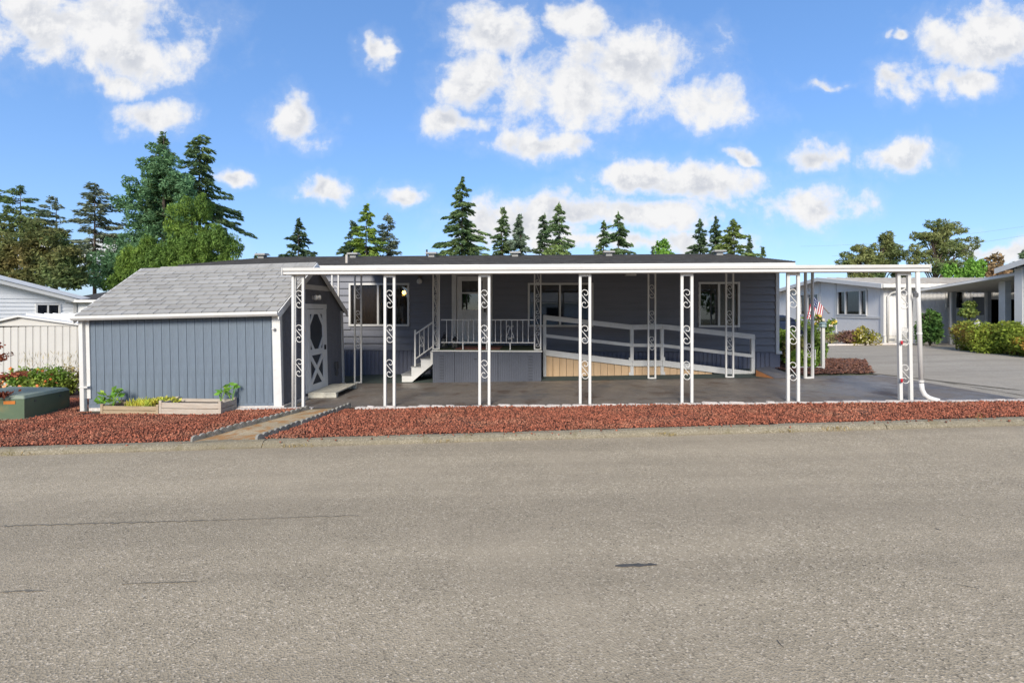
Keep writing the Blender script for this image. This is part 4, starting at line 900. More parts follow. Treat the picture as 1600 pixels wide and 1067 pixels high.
# ------------------------------------------------------------------ utility box, left bushes
def left_things():
    # corners on the lot
    A = Vector((*ground(38,652), 0)); B = Vector((*ground(108,640), 0)); 
    a = ground(38, 655); b = ground(109, 638); ux = Vector((b[0]-a[0], b[1]-a[1], 0)); l = ux.length; ang = math.atan2(ux.y, ux.x)
    o = thing('utility_box', 'green metal utility transformer cabinet with orange sticker in lava bed', 'utility box', (a[0], a[1], slope(a[0])), (0,0,ang)); w = 1.05; h = .40
    MB().hexa([(0,0,-.02),(l,0,-.02),(l,w,-.02),(0,w,-.02)], [(0,0,h-.06),(l,0,h-.06),(l,w,h-.06),(0,w,h-.06)]).build('case', UTIL, o)
    MB().hexa([(-.012,-.012,h-.058),(l+.012,-.012,h-.058),(l+.012,w+.012,h-.058),(-.012,w+.012,h-.058)], [(.03,.04,h),(l-.02,.04,h),(l-.02,w-.03,h+.03),(.03,w-.03,h+.03)]).build('lid', UTILTOP, o, bevel=.015)
    MB().box(-.006,-.001,.14,.32,h-.14,h-.085).build('sticker', mat('orange_sticker', (.5,.16,.02), .6), o)
    for x_ in (.2, .75): MB().box(l*x_, l*x_+.03, -.012, -.001, h-.13, h-.11).build('bolt', DARKGREY, o)
    MB().box(-.04,l+.04,-.04,w+.04,-.05,.012).build('pad', CONC, o)
    GB = foliage('flower_bush_leaf', (.09,.17,.03), (.22,.27,.055), .5, 2.5); YB = foliage('dry_stem', (.30,.24,.12), (.22,.2,.09), .5, 3)
    def bush(name, label, c, r, n, size, m, cat='bush', parts=7, group=None, asp=.5, seed=3):
        rng = np.random.default_rng(seed); t = thing(name, label, cat, (c[0], c[1], c[2]), group=group); P = [clump((0,0,r[2]*.55), (r[0]*.75, r[1]*.75, r[2]*.5), n//3, .2, rng)]
        for k in range(parts):
            q = rng.normal(size=3); q /= np.linalg.norm(q); q[2] = abs(q[2])*.9; cc = q*np.array(r)*.62+np.array((0,0,r[2]*.3)); P.append(clump(cc, np.array(r)*rng.uniform(.28,.5), int(n*.7/parts), .35, rng))
        P = np.concatenate(P); P[:,2] = np.maximum(P[:,2], .01)
        leaves_obj('foliage', t, P, size, m, None, asp, 1, rng)
        st = MB()
        for k in range(6): a_ = rng.uniform(0,6.28); st.tube([(0,0,-.05), (math.cos(a_)*r[0]*.3, math.sin(a_)*r[1]*.3, r[2]*.5), (math.cos(a_)*r[0]*.6, math.sin(a_)*r[1]*.6, r[2]*.95)], [.02,.014,.006], 5)
        st.build('stems', WOODTRUNK, t)
        return t
    globals()['bush'] = bush
    p = at(55,600,9.9); t = bush('flowering_bush', 'green bush with orange blossoms behind the utility box', (p.x, p.y, slope(p.x)), (.85,.45,.62), 3600, .035, GB, seed=5, parts=12)
    leaves_obj('blossoms', t, clump((.0,-.2,.45), (.75,.35,.25), 60), .035, mat('orange_blossom', (.62,.16,.03), .7, .2, 5, (.75,.65,.35), .4, 20), None, .9)
    p = at(112,602,10.2); t = bush('dry_weeds', 'tall dry weeds by the white shed corner', (p.x, p.y, slope(p.x)), (.32,.25,.62), 900, .03, YB, seed=6)
    P = []; A = []
    for k in range(260): u = RNG.uniform(0,1); P.append((RNG.uniform(-1.25,.2), RNG.uniform(-.1,.2), .45+.5*u)); A.append((RNG.normal(0,.4), 0, 1))
    leaves_obj('seed_stalks', t, np.array(P), .05, YB, np.array(A)*2, .09, .6)
    # red maple at the frame edge
    m = foliage('red_maple_leaf', (.16,.045,.028), (.24,.09,.05), .5, 4); t = thing('red_maple', 'dark red leaved small maple reaching in at far left', 'tree', (-8.95, 7.6, slope(-8.9)))
    tr = MB(); P = []; rng = np.random.default_rng(8); tr.tube([(0,0,-.05),(-.05,0,.5),(0,0,.95)], [.04,.03,.02], 6)
    for (zz, ext) in ((1.12,.40),(.95,.10),(.80,.55),(.62,.22),(.45,.30),(1.3,.2)):
        for sgn in (1, -1):
            e = Vector((ext*sgn+.1*sgn, rng.uniform(-.1,.1), zz)); tr.tube([(-.02,0,zz*.7), (e.x*.5, e.y*.5, zz*.93), tuple(e)], [.014,.009,.004], 5)
            for k in range(190): u = rng.uniform(.2,1.05); P.append((e.x*u+rng.normal(0,.04), e.y*u+rng.normal(0,.08), zz*(.8+.2*u)+rng.normal(0,.022)))
    tr.build('trunk', WOODTRUNK, t); leaves_obj('crown', t, np.array(P), .035, m, None, .5)
left_things()
# ------------------------------------------------------------------ left neighbours
def left_neighbours():
    # white metal shed
    D = 11.3; g0 = slope(-11); xR = at(122,0,D).x; xL = xR-2.75; zt = at(0,509,D).z; zp = at(0,494,D).z; xm = at(33,0,D).x; zE = at(0,506.5,D).z
    t = thing('metal_shed', 'off white ribbed metal shed with shallow gable roof behind utility box', 'shed', (xR, D, g0-.1)); X = lambda x: x-xR; Z = lambda z: z-g0+.1
    n = 15; w = (xR-xL)/n
    for k in range(n):
        a = X(xL)+k*w; MB().extr([(a+.003,0),(a+w*.82,0),(a+w*.84,.012),(a+w*.98,.012),(a+w-.001,.0),(a+w-.001,.02),(a+.003,.02)], 'z', 0, Z(zt)).build('wall_panel', SHEDW, t)
    MB().extr([(X(xL),Z(zt)+.02),(X(xR),Z(zt)+.02),(X(xR),Z(zE)-.03),(X(xm),Z(zp)-.03),(X(xL),Z(zE)-.1)], 'y', .0, .02).build('gable', SHEDW, t)
    MB().box(X(xL), X(xR)+.01, -.02, .02, Z(zt)-.005, Z(zt)+.019).build('rail', SHEDW, t)
    MB().box(X(xR)-.02, X(xR)-.001, .021, 2.2, 0, Z(zt)).build('side_wall', SHEDW, t)
    rf = link('roof', None, t)
    for (x1, z1) in ((xR+.12, zE-.012), (xL-.1, zE-.13)):
        MB().hexa([(X(xm),-.08,Z(zp)-.02),(X(x1),-.08,Z(z1)-.02),(X(x1),2.4,Z(z1)+.02),(X(xm),2.4,Z(zp)+.02)], [(X(xm),-.08,Z(zp)+.03),(X(x1),-.08,Z(z1)+.03),(X(x1),2.4,Z(z1)+.07),(X(xm),2.4,Z(zp)+.07)]).build('roof_pan', WHITE, rf)
    for k in range(11): y_ = .1+k*.22; MB().hexa([(X(xm),y_,Z(zp)+.031),(X(xR+.12),y_,Z(zE)+.020),(X(xR+.12),y_+.09,Z(zE)+.020),(X(xm),y_+.09,Z(zp)+.031)], [(X(xm),y_+.02,Z(zp)+.075),(X(xR+.12),y_+.02,Z(zE)+.062),(X(xR+.12),y_+.07,Z(zE)+.062),(X(xm),y_+.07,Z(zp)+.075)]).build('roof_rib', WHITE, rf)
    d = link('downspout', None, t); MB().box(.03,.09,-.02,.05,.05,Z(zt)+.0).build('pipe', WHITE, d, bevel=.008); MB().box(.0,.11,-.04,.06,Z(zt),Z(zt)+.07).build('outlet', WHITE, d); MB().box(.02,.10,-.03,.055,.33,.37).build('strap', WHITE2, d)
    MB().box(-.1,.35,.0,.3,-.02,.10).build('footing', CONC, t)
    # white lap sided house: its low gable end recedes on the far side of the metal shed
    A = Vector((-20.25, 18.0)); dv = Vector((.6, .8)); dv.normalize()
    def Q(px, py):
        r = (px-CX)/F; k = (r*A.y-A.x)/(dv.x-r*dv.y); Y = A.y+k*dv.y; return k, CAMH+(HY-py)/F*Y
    t = thing('neighbour_house', 'white lap sided house with broad white rake boards beyond metal shed', 'house', (A.x, A.y, -.35), (0,0,math.atan2(dv.y, dv.x))); Z = lambda z: z+.35
    xE, zE = Q(119, 471); x0, zT = Q(2, 442); sl = (zT-zE)/(xE-x0); xr = -1.2; top = lambda x: Z(zE+sl*(xE-x)) if x > xr else Z(zE+sl*(xE-2*xr+x))
    wx0, wz1 = Q(57, 475.5); wx1, _ = Q(93, 476); wz0 = Q(75, 492.5)[1]
    ph = .155; xn = 2*xr-xE
    for k in range(17):
        za = k*ph; zb = za+ph; xe = xE-.06; xl = xn+.06
        if zb > top(xE): d_ = (zb-top(xE))/sl; xe -= d_; xl += d_
        if xe < xl+.3: break
        segs = [(xl, xe)]
        if za < Z(wz1)+.03 and zb > Z(wz0)-.03: segs = [(xl, wx0-.03), (wx1+.03, xe)]
        for a_, b_ in segs: MB().extr([(-.024,za-.006),(-.004,za-.006),(.01,zb),(0,zb)], 'x', a_, b_).build('plank', LAPW, t)
    MB().extr([(xn+.02,0),(xE-.02,0),(xE-.02,top(xE)),(xr,top(xr)),(xn+.02,top(xE))], 'y', .50, .53).build('wall', LAPW, t)
    MB().extr([(xn+.02,Z(zE)-.04),(wx0,Z(wz1)+.03),(wx1,Z(wz1)+.03),(xE-.02,Z(zE)-.12),(xE-.02,top(xE)),(xr,top(xr)),(xn+.02,top(xE))], 'y', .012, .03).build('gable_sheathing', LAPW, t)
    MB().box(xE-.02, xE, .0, 7, 0, top(xE)).build('side_wall', LAPW, t); MB().box(xE-.10, xE+.012, -.035, -.001, 0, top(xE)-.02).build('corner_trim', WHITE, t)
    rf = link('roof', None, t); ov = .35
    for sg in (1, -1):
        e = (lambda x: x) if sg > 0 else (lambda x: 2*xr-x); xo = xE+.45; zo = lambda x, d_: Z(zE+sl*(xE-x))+d_
        MB().hexa([(e(xo),-ov,zo(xo,-.06)),(e(xr),-ov,zo(xr,-.06)),(e(xr),-ov+.03,zo(xr,-.06)),(e(xo),-ov+.03,zo(xo,-.06))], [(e(xo),-ov,zo(xo,.10)),(e(xr),-ov,zo(xr,.10)),(e(xr),-ov+.03,zo(xr,.10)),(e(xo),-ov+.03,zo(xo,.10))]).build('rake_board', WHITE, rf)
        MB().hexa([(e(xo)+sg*.05,-ov-.05,zo(xo,.102)),(e(xr),-ov-.05,zo(xr,.102)),(e(xr),7,zo(xr,.102)),(e(xo)+sg*.05,7,zo(xo,.102))], [(e(xo)+sg*.05,-ov-.02,zo(xo,.26)),(e(xr),-ov-.02,zo(xr,.26)),(e(xr),7,zo(xr,.26)),(e(xo)+sg*.05,7,zo(xo,.26))]).build('roof_pan', mat('grey_white_roof', (.58,.60,.63), .6, .06, 3), rf)
    window(t, wx0+.03, wx1-.03, Z(wz0)+.03, Z(wz1)-.03, .0, [Q(75,0)[0]], fr=.06, room=.4, depth=.04)
    # dark roofed house behind
    D = 19.5; p0, p1 = at(96,0,D).x, at(300,0,D).x; zE = at(0,468.5,D).z; zR = at(0,451,D+3).z
    t = thing('far_house', 'low house with charcoal shingle roof glimpsed between white house and shed', 'house', (p0, D, -.35)); w = p1-p0
    MB().box(.2, w-.2, .3, 6, 0, zE+.3).build('wall', LAPW, t)
    rf = link('roof', None, t); MB().hexa([(0,0,zE+.30),(w,0,zE+.30),(w,3.2,zR+.30),(0,3.2,zR+.30)], [(0,0,zE+.36),(w,0,zE+.36),(w,3.2,zR+.36),(0,3.2,zR+.36)]).build('shingle_slope', SHINGLE_D, rf)
    MB().box(-.02,w+.02,-.05,-.002,zE+.24,zE+.35).build('gutter', WHITE, rf); vx = at(140,0,D).x-p0; MB().box(vx-.2,vx+.2,1.2,1.6,zE+.55,zE+.85).build('roof_vent', BLACK, rf)
left_neighbours()
# ------------------------------------------------------------------ right neighbours
def ribbed(parent, name, pts, m, p=.12):
    """vertical ribbed wall between two ground points; pts = (x0,y0,x1,y1,z0, ztop function of u)"""
    x0, y0, x1, y1, z0, zt = pts; L_ = math.hypot(x1-x0, y1-y0); ux, uy = (x1-x0)/L_, (y1-y0)/L_; nx, ny = uy, -ux; n = int(L_/p); v = []; f = []
    for k in range(n):
        for (a, o) in ((0, 0), (p*.8, 0), (p*.84, -.014), (p*.96, -.014)):
            s = k*p+a; v += [(x0+ux*s+nx*o, y0+uy*s+ny*o, z0), (x0+ux*s+nx*o, y0+uy*s+ny*o, zt(s/L_))]
    v += [(x1, y1, z0), (x1, y1, zt(1))]
    f = [(2*i, 2*i+2, 2*i+3, 2*i+1) for i in range(len(v)//2-1)]
    return MB().add(v, f).build(name, m, parent)
def right_neighbours():
    gz = slope(15); XW = 14.83; Y0, Y1 = 18.15, 25.4; zE, zP = 2.66, 3.13; Ym = (Y0+Y1)/2-.2
    t = thing('neighbour_house', 'pale blue grey ribbed house with cream metal roof across the lane', 'house', (XW, Y0, gz)); Z = lambda z: z-gz; dy = Y1-Y0; ym = Ym-Y0
    # gable wall facing the lane: local frame turned so that its plane is y=0 facing -y
    G = link('gable_wall', None, t); G.rotation_euler.z = -math.pi/2     # local x -> world -y ; local y -> world x
    # local x = -(Y-Y0)
    top = lambda x: Z(zE+(zP-zE)*(1-abs(-x-ym)/ym)) if -x < 2*ym else Z(zE)
    Yof = lambda px: XW*F/(px-CX)
    wins = []
    for (pa, pb, ya, yb, mull, bk) in ((1309,1354.6,454.5,492,(1321,1344),GCURT), (1251,1279,460,492,(1262,),GCURT)):
        xa, xb = -(Yof(pa)-Y0), -(Yof(pb)-Y0); Dm = (Yof(pa)+Yof(pb))/2; z1 = Z(CAMH+(HY-ya)/F*Dm); z0 = Z(CAMH+(HY-yb)/F*Dm); wins.append((xa, xb, z0, z1, [-(Yof(q)-Y0) for q in mull], bk))
    p = .115; n = int(dy/p)
    for k in range(n):                                                          # rib boards, split round the windows
        x0 = -dy+k*p; x1 = x0+p-.006; segs = [(.28, None)]
        hit = [w for w in wins if x1 > w[0] and x0 < w[1]]
        tp0, tp1 = top(x0), top(x1)
        if hit: segs = [(.28, hit[0][2]), (hit[0][3], None)]
        for (a, b) in segs:
            b0, b1 = (b, b) if b else (tp0, tp1)
            MB().hexa([(x0,0,a),(x1,0,a),(x1,.02,a),(x0,.02,a)], [(x0,0,b0),(x1,0,b1),(x1,.02,b1),(x0,.02,b0)]).build('siding_board', NEIGH, G)
    for w in wins: wd = window(G, w[0]+.03, w[1]-.03, w[2]+.03, w[3]-.03, 0, w[4], fr=.05, panes=[GLASSD]*(len(w[4])+1), room=.5, depth=.06, bar=.06); MB().box(w[0], w[1], .3, .32, w[2], w[3]).build('blind', w[5], wd)
    MB().box(-dy, 0, .021, .03, .0, Z(2.6)).build('sheathing', NEIGH, G) if False else None
    MB().box(-dy,.06,-.03,.02,-.1,.27).build('skirting', WHITE, G)
    for px in (1306, 1281): x = -(Yof(px)-Y0); MB().box(x-.05,x+.05,-.03,-.002,.28,top(x)-.08).build('batten', WHITE, G)
    MB().box(-.13,.03,-.035,.05,.28,Z(zE)-.02).build('corner_trim', WHITE, G); x = -(Yof(1306)-Y0); MB().box(x+.05,-.13,-.03,-.002,wins[0][2]-.14,wins[0][2]-.05).build('sill_band', WHITE, G)
    # long front wall facing the street
    Wl = 9.5
    Fw = link('front_wall', None, t); k = 0; p = .16; wx0, wx1 = at(1479,0,Y0).x-XW, at(1505,0,Y0).x-XW; wz1, wz0 = Z(at(0,452,Y0).z), Z(at(0,481,Y0).z); gx0, gx1 = at(1549,0,Y0).x-XW, at(1600,0,Y0).x-XW+.6
    x = .05
    while x < Wl:
        segs = [(.3, Z(zE))]
        if x+p > wx0 and x < wx1: segs = [(.3, wz0), (wz1, Z(zE))]
        if x+p > gx0 and x < gx1: segs = [(Z(at(0,460,Y0).z), Z(zE))]
        for a, b in segs: MB().box(x, x+p-.008, 0, .02, a, b).build('siding_board', NEIGH, Fw)
        x += p
    w = window(Fw, wx0, wx1, wz0, wz1, 0, [(wx0+wx1)/2], fr=.06, fmat=CREAM, panes=[GLASSD, GLASSD], room=.5, depth=.06); MB().box(wx0, wx1, .3, .32, wz0, wz1).build('blind', GCURT, w)
    MB().box(.05, gx0, -.02, .015, -.1, .29).build('skirting', CREAM, Fw); sx = at(1386,0,Y0).x-XW; MB().box(sx+.0,sx+.28,-.03,-.021,.08,.17).build('vent_grille', GREYPOST, Fw)
    m = MB(); m.box(gx0,gx0+.03,.03,3,-.1,2.2); m.box(gx1,gx1+.03,.03,3,-.1,2.2); m.box(gx0,gx1,3,3.03,-.1,2.2); m.box(gx0,gx1,.03,3,2.2,2.23); m.build('garage_recess', DARKROOM, Fw)
    MB().box(gx0,gx1,-.06,.0,Z(at(0,468,Y0).z),Z(at(0,457,Y0).z)).build('roller_header', CREAM, Fw); MB().box(gx0,gx1,-.09,-.061,Z(at(0,468,Y0).z)+.02,Z(at(0,463,Y0).z)).build('roller_header', CREAM, Fw)
    px0, px1 = at(1518,0,Y0).x-XW, at(1541,0,Y0).x-XW; MB().box(px0,px1,-.05,-.005,Z(at(0,492,Y0).z),Z(at(0,464,Y0).z)).build('dark_screen_panel', mat('dark_window', (.035,.037,.042), .3, .1, 3), Fw)
    MB().box(px0-.05, px0, -.04,-.004,Z(at(0,470,Y0).z),Z(at(0,456,Y0).z)).build('frame', WHITE, Fw)
    rf = link('roof', None, t)
    for (ya, yb, za, zb) in ((-.35, ym, zE-.04, zP), (ym, dy+.35, zP, zE-.04)):
        MB().hexa([(-.35,ya,Z(za)),(Wl,ya,Z(za)),(Wl,yb,Z(zb)),(-.35,yb,Z(zb))], [(-.35,ya,Z(za)+.06),(Wl,ya,Z(za)+.06),(Wl,yb,Z(zb)+.06),(-.35,yb,Z(zb)+.06)]).build('roof_pan', METALROOF, rf)
        MB().hexa([(-.38,ya,Z(za)-.10),(-.351,ya,Z(za)-.10),(-.351,yb,Z(zb)-.10),(-.38,yb,Z(zb)-.10)], [(-.38,ya,Z(za)+.07),(-.351,ya,Z(za)+.07),(-.351,yb,Z(zb)+.07),(-.38,yb,Z(zb)+.07)]).build('rake_board', WHITE, rf)
    MB().box(-.35, Wl, -.42, -.352, Z(zE)-.12, Z(zE)+.02).build('gutter', CREAM, rf)
    for k in range(20): x = .1+k*.45; MB().hexa([(x,-.35,Z(zE)+.021),(x+.05,-.35,Z(zE)+.021),(x+.05,ym,Z(zP)+.061),(x,ym,Z(zP)+.061)], [(x,-.35,Z(zE)+.045),(x+.05,-.35,Z(zE)+.045),(x+.05,ym,Z(zP)+.085),(x,ym,Z(zP)+.085)]).build('standing_seam', METALROOF, rf)
    MB().tube([(.55,-.38,Z(zE)-.1),(.5,-.33,Z(zE)-.2),(.2,-.12,Z(zE)-.32),(.12,-.06,Z(zE)-.45),(.12,-.06,.05)], .04, 8).build('downspout', WHITE, t, smooth=True)
    # kerb strip before it
    k = structure(MB().hexa([(12.2,17.6,slope(12.2)),(15,17.2,gz),(15,17.4,gz),(12.2,17.8,slope(12.2))], [(12.2,17.6,slope(12.2)+.06),(15,17.2,gz+.06),(15,17.4,gz+.06),(12.2,17.8,slope(12.2)+.06)]).build('garden_kerb', CONC_L))
    # flag
    pole0 = at(1295,489.5,19.4); pole1 = at(1267,459,19.1)
    f = thing('flag', 'United States flag hanging from a slanted pole on the pale house', 'flag', tuple(pole0)); d = pole1-pole0
    MB().tube([(0,0,0), tuple(d)], .022, 6).build('pole', mat('pole_wood', (.25,.2,.16), .6), f)
    MB().lathe([(.03,-.02),(.05,.0),(.03,.03)], 8).build('bracket', DARKGREY, f)
    nu, nv = 24, 26; V = []; UV = []
    for i in range(nu+1):
        u = i/nu
        for j in range(nv+1):
            w = j/nv; base = d*(.96-.62*u)
            fold = .05*math.sin(u*9+w*2)*(.3+w)
            V.append((base.x-.24*w+fold*.5+.10*w*u, base.y-.05+fold*.8, base.z-1.02*w*(1-.25*u)+.05*math.sin(u*6)*w)); UV.append((u, w))
    me = bpy.data.meshes.new('cloth'); me.from_pydata(V, [], [(i*(nv+1)+j, (i+1)*(nv+1)+j, (i+1)*(nv+1)+j+1, i*(nv+1)+j+1) for i in range(nu) for j in range(nv)])
    cols = [mat('flag_red', (.42,.03,.045), .8, .05), mat('flag_white', (.70,.69,.68), .8, .05), mat('flag_blue', (.03,.045,.12), .8, .05)]
    for c_ in cols: me.materials.append(c_)
    for pI, pl in enumerate(me.polygons):
        i, j = divmod(pI, nv)
        pl.material_index = (2 if (i < 13 and j < 10) else int(i*13/nu) % 2); pl.use_smooth = True
        if pl.material_index == 2 and i % 3 == 1 and j % 3 == 1: pl.material_index = 1
    link('cloth', me, f)
    # second neighbour's carport and home end
    FL = at(1432,452,17.6); FR = at(1586,425.5,14.5); RR = Vector((23.0, 18.0, 2.46)); RF = Vector((23.0, 14.2, 2.86))
    t = thing('neighbour_carport', 'sloping grey underside carport with white edge beside right neighbour home', 'carport', (FL.x, FL.y, gz)); q = [v-Vector((FL.x, FL.y, gz)) for v in (FL, FR, RF, RR)]
    UND = mat('carport_underside', (.45,.44,.41), .7, .1, 4)
    n = 26; v = []; fcs = []
    for i in range(n*4+1):
        u = i/(n*4); o = (.0, .0, .03, .03)[i % 4]
        a = q[0].lerp(q[3], u); b = q[1].lerp(q[2], u); v += [(a.x, a.y, a.z-.09-o), (b.x, b.y, b.z-.09-o)]
    fcs = [(2*i, 2*i+1, 2*i+3, 2*i+2) for i in range(n*4)]
    o = MB().add(v, fcs).build('roof_pan', UND, t); md = o.modifiers.new('solid', 'SOLIDIFY'); md.thickness = .01
    MB().hexa([(p_.x, p_.y, p_.z-.10) for p_ in (q[0], q[1], q[1]+Vector((.05,0,0)), q[0]+Vector((.05,0,0)))], [(p_.x, p_.y, p_.z+.0) for p_ in (q[0], q[1], q[1]+Vector((.05,0,0)), q[0]+Vector((.05,0,0)))]).build('edge_trim', WHITE, t)
    MB().hexa([(p_.x, p_.y, p_.z-.02) for p_ in q], [(p_.x, p_.y, p_.z-.005) for p_ in q]).build('roof_deck', WHITE, t)
    def post(px0, px1, Y, zt, m, nm='post'):
        a, b = at(px0,0,Y).x-FL.x, at(px1,0,Y).x-FL.x; MB().box(a, b, Y-FL.y, Y-FL.y+(b-a), 0, zt-gz).build(nm, m, t)
    post(1431.5,1437,17.7,2.34,WHITE2); post(1488,1494,17.55,2.36,GREYPOST); post(1486,1488,17.5,2.36,WHITE2); post(1543.5,1549,17.6,2.37,GREYPOST); post(1541,1543.5,17.55,2.37,WHITE2); post(1570.5,1580,15.3,2.63,WHITE2)
    XB = FR.x+.02; YB = 14.48
    t = thing('right_home', 'pale aqua sided home end with white corner board at right edge', 'house', (XB, YB, gz)); L_ = 7.0
    y = .02
    while y < L_:
        MB().box(0, .02, -y-.19, -y, 0, 3.02-gz+min(y, L_-y)*.28).build('siding_board', NEIGHB, t); y += .2
    MB().box(.021, 6, -.02, .0, 0, 2.9-gz).build('back_wall', NEIGHB, t); MB().box(-.03,.10,-.20,.03,0,2.98-gz).build('corner_trim', WHITE, t)
    rf = link('roof', None, t); zb = 3.04-gz
    for (ya, yb, za, zb_) in ((.35,-L_/2,zb-.08,zb+.95), (-L_/2,-L_-.35,zb+.95,zb-.08)):
        MB().hexa([(-.3,ya,za),(6,ya,za),(6,yb,zb_),(-.3,yb,zb_)], [(-.3,ya,za+.06),(6,ya,za+.06),(6,yb,zb_+.06),(-.3,yb,zb_+.06)]).build('shingle_slope', SHINGLE_D, rf)
        MB().hexa([(-.335,ya,za-.12),(-.302,ya,za-.12),(-.302,yb,zb_-.12),(-.335,yb,zb_-.12)], [(-.335,ya,za+.05),(-.302,ya,za+.05),(-.302,yb,zb_+.05),(-.335,yb,zb_+.05)]).build('rake_board', WHITE, rf)
    # hedge in front, dark shrub, topiary, ornament lantern, flower bushes
    HG = foliage('hedge_leaf', (.14,.19,.03), (.17,.085,.035), .40, 1.1); HO = foliage('hedge_orange', (.42,.22,.05), (.3,.26,.06), .5, 3); DG = foliage('dark_shrub_leaf', (.035,.085,.022), (.07,.13,.035), .5, 2)
    h = thing('hedge', 'clipped low hedge of green and bronze leaves by right neighbour home', 'hedge', (14.5, 13.6, slope(14.5))); P = []
    for k in range(80):
        u = RNG.uniform(0,1); c = np.array((RNG.uniform(-.1,.75)+.10*u, -2.1+3.7*u, RNG.uniform(.12,.70))); P.append(clump(c, (.34,.34,.26), 230, .3))
    P = np.concatenate(P); P[:,2] = np.clip(P[:,2]*1.1, .0, .98); leaves_obj('foliage', h, P, .045, HG, None, .5)
    leaves_obj('orange_foliage', h, np.concatenate([clump((-.2,-1.2,.3), (.2,.35,.2), 420, .3), clump((-.15,-.75,.45), (.15,.2,.12), 160, .3)]), .045, HO, None, .5)
    for k in range(8): MB().tube([(.3,-1.6+k*.45,-.05),(.3+RNG.uniform(-.2,.2),-1.6+k*.45,.7)], .018, 5).build('stem', WOODTRUNK, h)
    p = at(1453,533,16.6); bush('dark_shrub', 'dark glossy green shrub beside neighbour carport post', (p.x, p.y, slope(p.x)), (.42,.40,1.20), 2600, .07, DG, seed=21, parts=12)
    p = at(1513,505,15.9); t = bush('clipped_shrub', 'small tiered shrub rising behind the low hedge', (p.x, p.y, slope(p.x)), (.26,.26,.55), 10, .05, DG, seed=22)
    leaves_obj('tiers', t, np.concatenate([clump((-.05,0,.75), (.26,.26,.22), 600, .3), clump((.0,0,1.22), (.27,.27,.2), 600, .3), clump((.05,0,1.5), (.2,.2,.12), 260, .3)]), .05, foliage('topiary_leaf', (.09,.14,.035), (.18,.2,.06), .45, 3)); MB().tube([(0,0,0),(.02,0,1.4)], .03, 6).build('trunk', WOODTRUNK, t)
    p = at(1527,520,15.0); t = thing('garden_lantern', 'small white pagoda style lantern ornament behind the low hedge', 'lantern', (p.x, p.y, slope(p.x)))
    MB().lathe([(.07,0),(.04,.06),(.03,.6),(.06,.66)], 8).build('pedestal', WHITE, t); MB().lathe([(.07,.66),(.08,.70),(.09,.82),(.08,.84)], 6).build('cage', WHITE, t); MB().lathe([(.13,.84),(.06,.91),(.025,.94),(.02,1.0),(.0,1.02)], 6).build('roof', WHITE, t)
    p = at(1303,537,18.0); bush('ornamental_grass', 'pale tan grassy tuft left of the purple shrub', (p.x-.1, p.y, slope(p.x)), (.55,.4,.42), 1000, .05, foliage('tan_tuft', (.22,.2,.09), (.16,.17,.07), .5, 3), seed=23, asp=.2)
    p = at(1325,538,17.7); bush('purple_shrub', 'dusky purple mounded shrub before the pale house', (p.x, p.y, slope(p.x)), (.62,.42,.56), 1500, .045, foliage('purple_leaf', (.15,.085,.075), (.16,.13,.05), .42, 3), seed=24)
    p = at(1352,538,17.4); t = bush('yellow_shrub', 'yellow flowering shrub before the pale house', (p.x, p.y, slope(p.x)), (.58,.42,.62), 1500, .045, foliage('yellow_leaf', (.15,.17,.03), (.22,.19,.035), .5, 3), seed=25); leaves_obj('blossoms', t, clump((0,-.25,.3), (.45,.2,.22), 40), .03, mat('pale_blossom', (.6,.55,.3), .7), None, .9)
    # roses at the home corner
    RG = foliage('rose_leaf', (.06,.12,.025), (.14,.2,.045), .5, 3); LG = foliage('lime_leaf', (.20,.28,.05), (.11,.2,.035), .5, 3); PGm = foliage('pink_green', (.17,.15,.07), (.11,.14,.04), .5, 3)
    for (px, py, Y, r, n, m, lb, sd_) in ((1228,578,12.6,(.42,.45,.85),1500,LG,'lime green shrub against the home corner',31),(1243,575,12.2,(.45,.4,.62),1300,PGm,'bronze tinted shrub between corner and inner post',32),(1256,583,11.6,(.50,.35,.40),1500,LG,'low broad lime leaved plant at bed edge',33),(1268,574,12.4,(.40,.4,.85),1300,RG,'dark green shrub below the roses',34)):
        g = ground(px, py); p = at(px, py, Y); bush('garden_shrub', lb, (p.x, p.y, slope(p.x)), r, n, .055, m, seed=sd_, group='shrubs at the home corner')
    p = at(1272,575,12.0); t = thing('rose_bush', 'tall rose bush with yellow and white blooms right of home corner', 'rose bush', (p.x, p.y, slope(p.x))); st = MB(); P = []; B = []
    for (px, py) in ((1281,497),(1287,503),(1275,510),(1292,512),(1300,507),(1268,520),(1284,525),(1277,530),(1305,505),(1262,505),(1250,500)):
        e = at(px, py, 12.0)-Vector(p); e.z = at(px,py,12.0).z-slope(p.x); e.y = RNG.uniform(-.15,.15); st.tube([(0,0,0),(e.x*.3,e.y*.3,e.z*.55),tuple(e)], [.012,.009,.004], 5); P.append(clump(tuple(e), (.12,.12,.13), 60, .2)); P.append(clump((e.x*.8,e.y*.8,e.z*.85), (.14,.12,.14), 40, .2)); B.append(tuple(e+Vector((0,-.1,.05))))
    st.build('canes', RG, t); leaves_obj('foliage', t, np.concatenate(P), .04, RG, None, .55)
    for i, b_ in enumerate(B[:9]):
        mm = mat('yellow_rose', (.8,.62,.12), .7) if i % 2 == 0 else mat('white_rose', (.78,.72,.62), .7)
        o = leaves_obj('bloom', t, clump(b_, (.03,.03,.03), 18, .1), .03, mm, None, .9)
    a = ground(1285.5,577); t = thing('garden_post', 'short white post topped with a blue grey solar lamp by the roses', 'post', (a[0], a[1], slope(a[0]))); zt = at(0,512,a[1]).z-slope(a[0])
